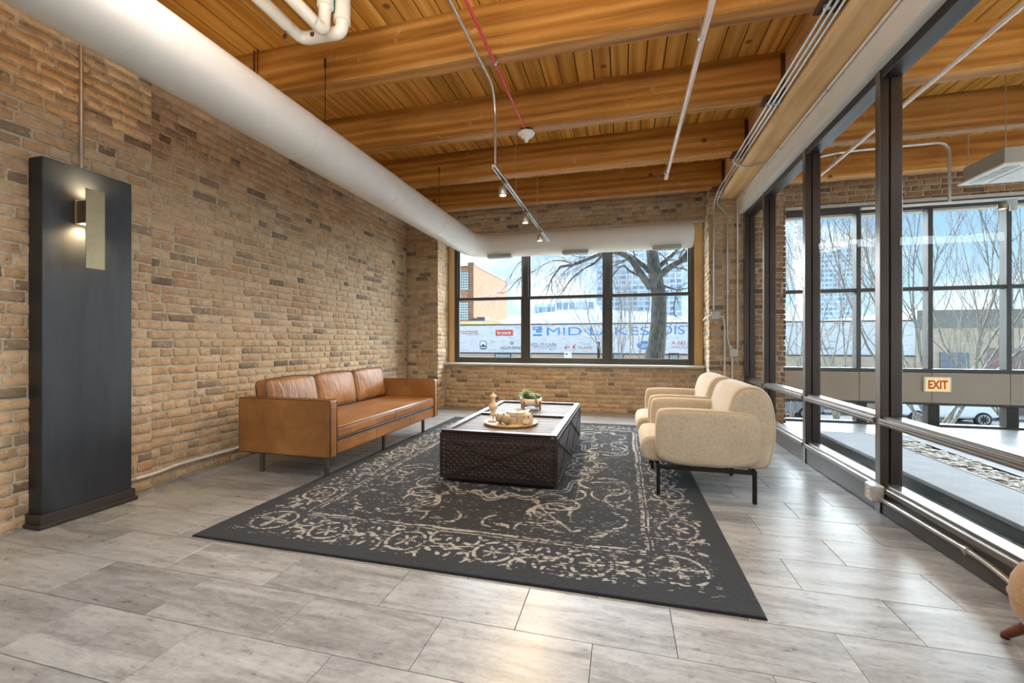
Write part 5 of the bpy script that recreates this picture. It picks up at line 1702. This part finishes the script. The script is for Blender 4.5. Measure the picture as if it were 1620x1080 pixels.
# painted signs on the white wall
INK = {k: plain('sign_paint_' + k, c, 0.8, 0, 0.06, 3, 0) for k, c in dict(blue=srgb(82, 150, 206), red=srgb(214, 96, 78), maroon=srgb(176, 112, 120), brown=srgb(110, 92, 76), navy=srgb(96, 132, 166),
       white=srgb(244, 242, 238), slate=srgb(78, 92, 104), grey=srgb(150, 166, 180), sky=srgb(150, 205, 228)).items()}
def sign_root(label, px, py):
    return empty('painted_sign', onY(px, py, YW2 - .012), 0, label, 'sign', 'signs painted on the warehouse wall')
def put_text(root, body, x0, x1, y0, y1, ink, bold=0.0, dy=0.0):
    a = onY(x0, y1, YW2 - .012); b = onY(x1, y0, YW2 - .012)
    me = text_mesh(body, INK[ink], b.x - a.x, b.z - a.z, dy, bold)
    return link_mesh('lettering', me, root, Matrix.Translation(a - root.location))
def put_rect(root, name, x0, x1, y0, y1, ink, rc=0.02, dy=0.0):
    a = onY(x0, y1, YW2 - .010); b = onY(x1, y0, YW2 - .010)
    o_ = root.location
    rc = min(rc, (b.x - a.x) * .49, (b.z - a.z) * .49)
    pr = rrect(a.x - o_.x, a.z - o_.z, b.x - o_.x, b.z - o_.z, rc, 6, 2)
    m = MB(); m.add([(p, -dy, q) for p, q in pr], [tuple(range(len(pr)))])
    return m.build(name, INK[ink], root)
s_ = sign_root('big blue block lettering painted along the white warehouse wall', 865, 531)
put_text(s_, 'MID\u00b7LAKES', 865, 1027, 516.5, 530.5, 'blue', 0.0)
put_text(s_, 'DIST', 1047, 1100, 514.5, 529, 'blue', 0.0)
s_ = sign_root('blue square wave logo beside the big blue lettering', 844, 531)
put_rect(s_, 'logo_block', 843, 857.5, 516.5, 522, 'blue'); put_rect(s_, 'logo_block', 848, 857.5, 522, 526, 'blue'); put_rect(s_, 'logo_block', 843, 857.5, 528.5, 531.5, 'blue')
put_rect(s_, 'logo_wave', 845, 852, 518.3, 519.6, 'white', .02, .012)
s_ = sign_root('maroon lettering at the left end of the white wall', 730, 529)
put_text(s_, 'rozone', 727, 756, 523, 528.6, 'maroon', 0.0); put_rect(s_, 'underline', 740, 756, 529.6, 530.2, 'maroon')
s_ = sign_root('red painted banner with white lettering on the white wall', 784, 531)
put_rect(s_, 'banner', 784, 811.5, 521.5, 531, 'red', .05); put_text(s_, 'bryant', 787, 808.5, 522.8, 530.6, 'white', 0.0, .014)
s_ = sign_root('slate emblem of a hill in a rounded frame on the white wall', 760, 553)
put_rect(s_, 'emblem_frame', 759, 770, 539, 552.6, 'slate', .15); put_rect(s_, 'emblem_field', 760, 769, 540, 548.2, 'white', .12, .012)
put_rect(s_, 'emblem_band', 760, 769, 549, 550.4, 'white', .02, .012)
a = onY(760.3, 548.2, YW2 - .03); b = onY(764.5, 543.0, YW2 - .03); c_ = onY(768.8, 548.2, YW2 - .03)
MB().add([a - s_.location, c_ - s_.location, b - s_.location], [(0, 1, 2)]).build('emblem_hill', INK['slate'], s_)
s_ = sign_root('brown hyphenated lettering left of the first window mullion', 792, 553)
put_text(s_, 'HEAT-TIMER', 792, 827.5, 548, 553, 'brown', 0.0); put_rect(s_, 'mark', 807, 813, 540, 545, 'grey', .05)
s_ = sign_root('blue lettering over a thin red line on the white wall', 835, 549)
put_text(s_, 'WEIL\u00b7M\u00b7LAIN', 835, 880, 542, 547.5, 'navy', 0.0); put_rect(s_, 'red_line', 844, 880, 548.6, 549.1, 'red', .005); put_text(s_, 'HIGH EFFICIENCY BOILERS', 844, 880, 550.8, 552.8, 'grey')
s_ = sign_root('pale blue and red lettering with a red flame mark', 893, 552)
put_rect(s_, 'flag_mark', 893.5, 901, 548, 549.3, 'red'); put_rect(s_, 'flag_mark', 893.5, 896, 549.3, 552, 'red'); put_rect(s_, 'drop_mark', 895, 897.5, 543.5, 546.5, 'sky', .1)
a = onY(905.5, 548, YW2 - .02); b = onY(911, 543.5, YW2 - .02); c_ = onY(908, 551.8, YW2 - .02)
MB().add([a - s_.location, c_ - s_.location, b - s_.location], [(0, 1, 2)]).build('flame_mark', INK['red'], s_)
put_text(s_, 'ICE', 922, 935, 542.5, 546.5, 'sky'); put_text(s_, 'FLAME', 916, 937, 548, 552, 'red')
s_ = sign_root('blue oval logo with white script beside the big tree', 1008, 552)
ca = onY(1022, 546, YW2 - .012); cb_ = onY(1036.5, 539, YW2 - .012)
el = [((cb_.x - ca.x) * math.cos(k * PI / 16) + ca.x - s_.location.x, 0, (cb_.z - ca.z) * math.sin(k * PI / 16) + ca.z - s_.location.z) for k in range(32)]
MB().add(el, [tuple(range(32))]).build('oval', INK['blue'], s_)
put_text(s_, 'Carrier', 1011, 1034, 541.5, 549.5, 'white', 0.0, .014)
s_ = sign_root('maroon two line lettering at the right of the big tree', 1062, 552)
put_text(s_, 'A-BELL', 1062, 1092, 539.5, 545, 'maroon'); put_text(s_, '+7GOS', 1063, 1092, 547, 551.5, 'maroon')
s_ = sign_root('black lettering on the white wall seen through the lobby glass', 1294, 553)
put_text(s_, 'DERS', 1296, 1320, 549, 552.8, 'slate', 0.0); put_rect(s_, 'mark', 1296, 1302, 537, 547, 'grey', .02)

# brick building beyond the warehouse, left
Yc = 42.0
cn = onY(749, 415, Yc); fe = onX(802, 438, cn.x)
bl = empty('brick_building', (cn.x, Yc, ZS), 0, 'tall tan brick building with glass block windows behind the warehouse', 'building')
O2 = Vector((cn.x, Yc, ZS))
wbox('side_wall', M['tan_wall2'], cn.x - 12, Yc + .05, ZS - .1, cn.x, fe.y, cn.z - .3, bl, O2)
wbox('front_wall', M['red_wall'], cn.x - 12, Yc, ZS - .1, cn.x - .02, Yc + .3, cn.z - .5, bl, O2)
wbox('corner_pier', M['tan_wall2'], cn.x - .6, Yc - .05, ZS - .1, cn.x + .03, Yc + .5, cn.z, bl, O2)
wbox('parapet_cap', M['cap'], cn.x - .02, Yc + .3, cn.z - .3, cn.x + .06, fe.y, cn.z - .1, bl, O2)
for (py0, py1) in ((430, 459), (478, 506)):
    a = onY(727, py1, Yc); b = onY(741.5, py0, Yc)
    wo = wbox('window', M['cap'], a.x, Yc - .05, a.z, b.x, Yc + .05, b.z, bl, O2)
    for i in range(4):
        for j in range(7):
            MB().box(a.x + (b.x - a.x) * i / 4 + .04 - O2.x, -.10, a.z + (b.z - a.z) * j / 7 + .04 - ZS, a.x + (b.x - a.x) * (i + 1) / 4 - .04 - O2.x, -.02, a.z + (b.z - a.z) * (j + 1) / 7 - .04 - ZS).build('glass_block', M['block'], wo)

# towers and blocks, the haze painted into their pale colours
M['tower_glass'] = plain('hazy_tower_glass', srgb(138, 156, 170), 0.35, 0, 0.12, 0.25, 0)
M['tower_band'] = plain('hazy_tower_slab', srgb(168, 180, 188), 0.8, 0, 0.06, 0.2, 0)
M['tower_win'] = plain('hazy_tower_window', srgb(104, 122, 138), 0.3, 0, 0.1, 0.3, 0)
def tower(name, label, x0, x1, ytop, Y, floors, bays, depth=22, cat='building'):
    a = onY(x0, 540, Y); b = onY(x1, ytop, Y)
    r_ = empty(name, ((a.x + b.x) / 2, Y, ZS), 0, label, cat)
    w = (b.x - a.x); H_ = b.z - ZS
    MB().box(-w / 2, .2, 0, w / 2, depth, H_).build('core', M['tower_glass'], r_)
    for k in range(floors + 1):
        MB().box(-w / 2 - .1, 0, H_ * k / floors - H_ / floors * .16, w / 2 + .1, .5, H_ * k / floors + H_ / floors * .10).build('floor_band', M['tower_band'], r_)
    for k in range(bays + 1):
        MB().box(-w / 2 + w * k / bays - w / bays * .09, .02, 0, -w / 2 + w * k / bays + w / bays * .09, .5, H_).build('fin', M['tower_band'], r_)
    pn_ = MB()
    rg_ = random.Random(len(label))
    for i in range(bays):
        for j in range(floors):
            if rg_.random() < .55:
                pn_.box(-w / 2 + w * (i + .15) / bays, .1, H_ * (j + .25) / floors, -w / 2 + w * (i + .85) / bays, .21, H_ * (j + .75) / floors)
    pn_.build('window_field', M['tower_win'], r_, kind='stuff')
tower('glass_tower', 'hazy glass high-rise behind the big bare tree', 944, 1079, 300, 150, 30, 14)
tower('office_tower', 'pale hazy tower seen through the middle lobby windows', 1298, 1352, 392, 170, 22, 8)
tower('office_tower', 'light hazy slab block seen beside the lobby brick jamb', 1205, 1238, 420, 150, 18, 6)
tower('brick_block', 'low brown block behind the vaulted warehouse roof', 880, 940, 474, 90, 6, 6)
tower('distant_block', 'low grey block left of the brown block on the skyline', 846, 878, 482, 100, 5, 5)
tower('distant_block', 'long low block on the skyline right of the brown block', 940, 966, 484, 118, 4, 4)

# tan garage building right of the warehouse
xg0, xg1 = xw1 + .02, onY(1720, 540, YW2).x
zg = onY(1520, 519, YW2).z; zg2 = onY(1520, 490, YW2).z
gb = empty('garage_building', (xg0, YW2, ZS), 0, 'tan brick garage building with red roller doors across the street', 'building')
O3 = Vector((xg0, YW2, ZS))
wbox('wall', M['tan_wall'], xg0, YW2, ZS - .1, xg1, YW2 + 20, zg, gb, O3)
M['top_band'] = plain('grey_top_band', srgb(134, 132, 122), 0.6, 0.1, 0.1, 1.0, 0.05)  # plain grey band along the top of the garage front
wbox('top_band', M['top_band'], xg0, YW2 - .12, zg, xg1, YW2 + 20, zg2, gb, O3)
M['roller'] = plain('faded_red_roller_door', srgb(158, 124, 116), 0.6, 0, 0.08, 1.5, 0.05)
M['grey_door'] = plain('grey_metal_door', srgb(128, 136, 142), 0.5, 0.1, 0.06, 2, 0.03)
for (a, b, t_, mt) in ((1560, 1588, 551, 'roller'), (1602, 1640, 551, 'roller'), (1486, 1532, 558, 'grey_door')):
    q0, q1 = onY(a, 600, YW2), onY(b, t_, YW2)
    ns = 8
    do = wbox('roller_door', M[mt], q0.x, YW2 - .05, ZS, q1.x, YW2 + .02, q1.z, gb, O3)
    for k in range(ns):
        MB().box(q0.x - O3.x, -.09, (q1.z - ZS) * (k + .08) / ns, q1.x - O3.x, -.05, (q1.z - ZS) * (k + .92) / ns).build('slat', M[mt], do)
    MB().box(q0.x + .6 - O3.x, -.11, 2.2, q0.x + 1.3 - O3.x, -.09, 2.6).build('notice', INK['white'], do)

# ------------------------------------------------------------------ parked cars
def make_car(label, body_col, cx, cy, suv, name='parked_car'):
    c = empty(name, (cx, cy, ZS), 0, label, 'car')
    paint = plain(name + '_paint', body_col, 0.25, 0.3, 0.03, 2, 0)
    L2 = 2.3
    if suv: prof = [(-2.25, .35), (-2.3, .75), (-2.2, 1.0), (-1.35, 1.08), (-.75, 1.62), (1.6, 1.66), (2.15, 1.15), (2.25, .8), (2.2, .35)]
    else: prof = [(-2.2, .3), (-2.3, .6), (-2.15, .82), (-1.15, .92), (-.45, 1.38), (.85, 1.40), (1.65, .98), (2.2, .92), (2.28, .6), (2.2, .3)]
    pr = smooth_loop(prof[::-1], 2)
    MB().soft(pr, -.88, .88, .14, lambda p, q, a: (p, a, q), 4).build('body', paint, c)
    gl = plain(name + '_glass', srgb(40, 48, 54), 0.1, 0, 0.02, 2, 0)
    if suv: gp = [(-1.15, 1.10), (-.70, 1.55), (1.5, 1.58), (1.95, 1.15)]
    else: gp = [(-.95, .95), (-.40, 1.32), (.80, 1.34), (1.40, .98)]
    for sy in (-1, 1):
        n = len(gp)
        MB().add([(p, sy * .862, q) for p, q in gp] + [(p, sy * .885, q) for p, q in gp], [tuple(range(n)), tuple(range(n, 2 * n))[::-1]] + [(k, (k + 1) % n, n + (k + 1) % n, n + k) for k in range(n)]).build('side_glass', gl, c)
    tyre = M['black_metal']
    for wx in (-1.42, 1.38):
        for sy in (-1, 1):
            w = MB().lathe([(.20, -.11), (.33, -.11), (.36, -.07), (.36, .07), (.33, .11), (.20, .11)], (wx, sy * .82, .36), 28, 'Y').build('wheel', tyre, c)
            m = MB().lathe([(.001, sy * .085), (.06, sy * .105), (.08, sy * .09)], (wx, sy * .82, .36), 16, 'Y')
            m.lathe([(.235, sy * .07), (.25, sy * .115), (.215, sy * .115), (.20, sy * .07)], (wx, sy * .82, .36), 28, 'Y')
            for k in range(9):
                a = 2 * PI * k / 9
                m.bar((wx + .05 * math.cos(a), sy * .91, .36 + .05 * math.sin(a)), (wx + .225 * math.cos(a), sy * .92, .36 + .225 * math.sin(a)), .035, .03, up=(0, 1, 0))
            m.build('rim', M['galv'], w)
    for ex_ in (-2.26, 2.22):
        for sy in (-1, 1):
            MB().bbox(ex_ - .06, sy * .62 - .16, .66, ex_ + .04, sy * .62 + .16, .80, .03).build('lamp', M['white_plastic'] if ex_ < 0 else M['red_pipe'], c)
    MB().box(-2.36, -.7, .34, -2.24, .7, .46).box(2.2, -.7, .34, 2.34, .7, .46).build('bumper', M['steel_dark'], c)
    return c
w1p = onZ(1266, 660, ZS); w2p = onZ(1527, 668, ZS)
make_car('grey parked sedan across the street, seen below the left lobby panel', srgb(120, 128, 136), w1p.x - 1.38, 27.9, False)
make_car('white parked sport utility car seen below the right lobby panels', srgb(226, 230, 232), w2p.x - 1.38, 28.0, True)

# ------------------------------------------------------------------ bare trees
def bark_mat(name, c1, c2, snow):
    t = NT(name)
    g_ = t.n('NewGeometry')
    p = g_.outputs['Position']
    n = t.noise(t.n('Mapping', Vector=p, Scale=(6, 6, 1.6)).outputs[0], 3.0, 5, 0.65)
    c = t.ramp(n, [(0.35, c1), (0.65, c2)])
    if snow:
        se = t.n('SeparateXYZ', Vector=g_.outputs['Normal'])
        f = t.math('MULTIPLY', t.ramp(se.outputs[2], [(0.45, (0, 0, 0)), (0.7, (1, 1, 1))]), t.ramp(n, [(0.40, (0, 0, 0)), (0.55, (1, 1, 1))]))
        c = t.mix(t.math('MULTIPLY', f, snow), c, srgb(226, 228, 230))
    t.bsdf(c, 0.9, 0, t.bump(n, 0.5, 0.03), 0.2)
    return t.m
M['bark'] = bark_mat('dark_grey_bark', srgb(52, 52, 50), srgb(98, 98, 92), 0.75)
M['bark2'] = bark_mat('brown_grey_bark', srgb(96, 92, 84), srgb(146, 142, 132), 0.35)

def grow(mb, p, d, L, r, depth, rg_, droop, spread, kids, up=0.0):
    n = 5 if depth > 1 else 4
    pts = [Vector(p)]; d = Vector(d).normalized()
    rs = [r]
    for i in range(n):
        j = Vector((rg_.uniform(-1, 1), rg_.uniform(-1, 1), rg_.uniform(-1, 1))) * .22
        d = (d + j + Vector((0, 0, up - droop * (i / n)))).normalized()
        pts.append(pts[-1] + d * L / n)
        rs.append(r * (1 - .72 * (i + 1) / n))
    mb.tube(pts, rs, 6 if depth >= 3 else (5 if depth == 2 else 3), False)
    if depth <= 0: return
    for k in range(kids):
        t = rg_.uniform(.25, 1.0)
        i = min(int(t * n), n - 1)
        b = pts[i].lerp(pts[i + 1], t * n - i)
        ax = Vector((rg_.uniform(-1, 1), rg_.uniform(-1, 1), rg_.uniform(-1, 1))).normalized()
        dd = (Quaternion(ax, rg_.uniform(.4, 1.0) * spread) @ (pts[i + 1] - pts[i]).normalized())
        grow(mb, b, dd, L * rg_.uniform(.42, .68), max(rs[i] * .52, .004), depth - 1, rg_, droop, spread, max(2, kids - 1), up)

def limb(mb, pxs, Y, r0, r1, rg_, dy=0.6, twigs=0, tl=1.0, droop=.25, depth=2):
    pts = []
    for i, (a, b) in enumerate(pxs):
        yy = Y + dy * i / max(1, len(pxs) - 1)
        pts.append(onY(a, b, yy))
    # smooth
    P = [pts[0]]
    for i in range(len(pts) - 1):
        p0 = pts[max(i - 1, 0)]; p1 = pts[i]; p2 = pts[i + 1]; p3 = pts[min(i + 2, len(pts) - 1)]
        for k in range(1, 5):
            t = k / 4
            P.append(0.5 * ((2 * p1) + (p2 - p0) * t + (2 * p0 - 5 * p1 + 4 * p2 - p3) * t * t + (3 * p1 - p0 - 3 * p2 + p3) * t ** 3))
    n = len(P)
    R = [r0 + (r1 - r0) * (i / (n - 1)) for i in range(n)]
    mb.tube(P, R, 10 if r0 > .1 else 7)
    for k in range(twigs):
        t = rg_.uniform(.25, 1.0); i = min(int(t * (n - 1)), n - 2)
        d = (P[i + 1] - P[i]).normalized()
        ax = Vector((rg_.uniform(-1, 1), rg_.uniform(-1, 1), rg_.uniform(-1, 1))).normalized()
        dd = Quaternion(ax, rg_.uniform(.3, 1.1)) @ d
        grow(mb, P[i], dd, tl * rg_.uniform(.6, 1.2), max(R[i] * .32, .010), depth, rg_, droop, .9, 3)
    return P

YT = 13.6
rg = random.Random(77)
bt_ = empty('bare_tree', (onY(1032, 600, YT).x, YT, ZS), 0, 'large bare street tree with thick dark trunk in the right window bay', 'tree', 'bare street trees')
off = Matrix.Translation(-Vector(bt_.location))
m = MB()
tp = [(1026, 760), (1028, 640), (1031, 585), (1039, 545), (1042, 510), (1043, 470), (1036, 430), (1031, 398), (1029, 360), (1026, 320)]
pts = [onY(a, b, YT) for a, b in tp]
m.tube(pts, [.40, .38, .33, .265, .235, .22, .20, .165, .13, .10], 18)
m.build('trunk', M['bark'], bt_, off)
m = MB()
limb(m, [(1030, 456), (1013, 432), (999, 411), (986, 402), (971, 398), (953, 400), (926, 411), (908, 418), (887, 421)], YT, .115, .035, rg, -.8, 16, 1.2, .35)
limb(m, [(887, 421), (879, 432), (871, 445), (866, 461)], YT - .8, .034, .012, rg, -.1, 8, .8, .35, 1)
limb(m, [(908, 418), (890, 412), (868, 414), (846, 428)], YT - .7, .030, .010, rg, -.2, 8, .8, .35, 1)
limb(m, [(1030, 430), (1013, 415), (994, 402), (970, 392), (940, 386), (900, 388)], YT, .10, .03, rg, .7, 12, 1.2, .3)
limb(m, [(953, 403), (940, 416), (925, 424), (905, 440), (890, 462)], YT - .4, .05, .012, rg, -.3, 10, 1.0, .4)
limb(m, [(846, 428), (828, 436), (815, 447), (802, 461), (785, 463)], YT - .9, .022, .007, rg, -.2, 7, .7, .3, 1)
limb(m, [(900, 388), (860, 392), (835, 405), (818, 420), (806, 440)], YT + .5, .028, .008, rg, -.3, 8, .9, .3, 1)
limb(m, [(1038, 440), (1056, 425), (1073, 414), (1090, 409), (1120, 402)], YT, .12, .06, rg, -.5, 10, 1.1, .2)
limb(m, [(1036, 428), (1052, 412), (1066, 400), (1077, 386), (1090, 366)], YT, .095, .04, rg, .5, 8, 1.1, .1)
limb(m, [(1074, 414), (1084, 402), (1093, 390), (1104, 372)], YT - .3, .06, .03, rg, -.3, 5, .9, .1)
limb(m, [(1046, 450), (1060, 455), (1073, 458), (1090, 455)], YT, .045, .015, rg, -.4, 8, .8, .3)
limb(m, [(1071, 458), (1068, 475), (1066, 490), (1070, 505)], YT - .2, .022, .008, rg, -.1, 5, .5, .3, 1)
limb(m, [(1028, 370), (1016, 350), (1000, 330)], YT, .09, .05, rg, -.4, 6, 1.2, 0)
limb(m, [(1030, 365), (1045, 345), (1062, 322)], YT, .09, .05, rg, .4, 6, 1.2, 0)
limb(m, [(1010, 436), (996, 428), (985, 420), (972, 432), (966, 445)], YT - .1, .04, .012, rg, -.3, 7, .8, .3)
m.build('branches', M['bark'], bt_, off)

def shrubby_tree(label, px, Y, stems, H_, seed, mat, lean=0.38, tr_r=.09, kids=5, L0=None, depth=3):
    rg_ = random.Random(seed)
    b = onY(px, 560, Y)
    o = empty('bare_tree', (b.x, Y, ZS), 0, label, 'tree', 'bare street trees')
    mt = MB(); mbr = MB()
    tr_r *= .42
    fork = H_ * .22
    mt.tube([(0, 0, -.1), (.03, 0, fork * .5), (0, 0, fork)], [tr_r * 1.3, tr_r * 1.05, tr_r], 10)
    for k in range(stems):
        a = 2 * PI * k / stems + rg_.uniform(-.3, .3)
        d = Vector((math.cos(a) * lean * rg_.uniform(.4, 1.2), math.sin(a) * lean * rg_.uniform(.3, 1.0), 1))
        grow(mbr, (0, 0, fork * rg_.uniform(.75, 1.0)), d, (L0 or H_ * .78) * rg_.uniform(.8, 1.05), tr_r * .62, depth, rg_, 0.0, .62, kids, .10)
    mt.build('trunk', mat, o); mbr.build('branches', mat, o)
    return o
shrubby_tree('slender bare tree beside the thick trunk in the right window bay', 990, 15.6, 7, 6.6, 5, M['bark2'], .30, .11, 6)
shrubby_tree('spreading bare tree outside the rightmost lobby windows', 1478, 14.2, 10, 8.6, 8, M['bark2'], .75, .17, 6)
shrubby_tree('slim bare tree seen between the first two lobby mullions', 1322, 16.0, 7, 8.4, 9, M['bark2'], .42, .11, 5)
shrubby_tree('bare tree at the left edge of the lobby windows', 1246, 15.0, 6, 8.0, 12, M['bark2'], .34, .10, 5)
shrubby_tree('bare tree outside the far right end of the lobby', 1600, 15.2, 7, 9.2, 14, M['bark2'], .45, .12, 5)

# street furniture in front of the warehouse
q = onY(947, 542, 29.9)
MB().tube([(q.x, 29.9, ZS), (q.x, 29.9, q.z)], .09, 12).sphere((q.x, 29.9, q.z), .10, 12, 6).build('street_post', M['steel_dark'], label='dark round post in front of the warehouse', cat='post')
q = onY(898.5, 556, 30.2)
ps = empty('street_sign', (q.x, 30.2, ZS), 0, 'small white street sign on a pole before the warehouse', 'sign')
MB().tube([(0, .05, 0), (0, .05, q.z - ZS)], .03, 8).build('pole', M['galv'], ps)
MB().bbox(-.26, -.01, q.z - ZS - .62, .26, .02, q.z - ZS, .01).build('sign_plate', INK['white'], ps)
MB().lathe([(.001, -.012), (.08, -.012), (.08, -.0105), (.001, -.0105)], (-.10, 0, q.z - ZS - .18), 16, 'Y').build('red_mark', INK['maroon'], ps)
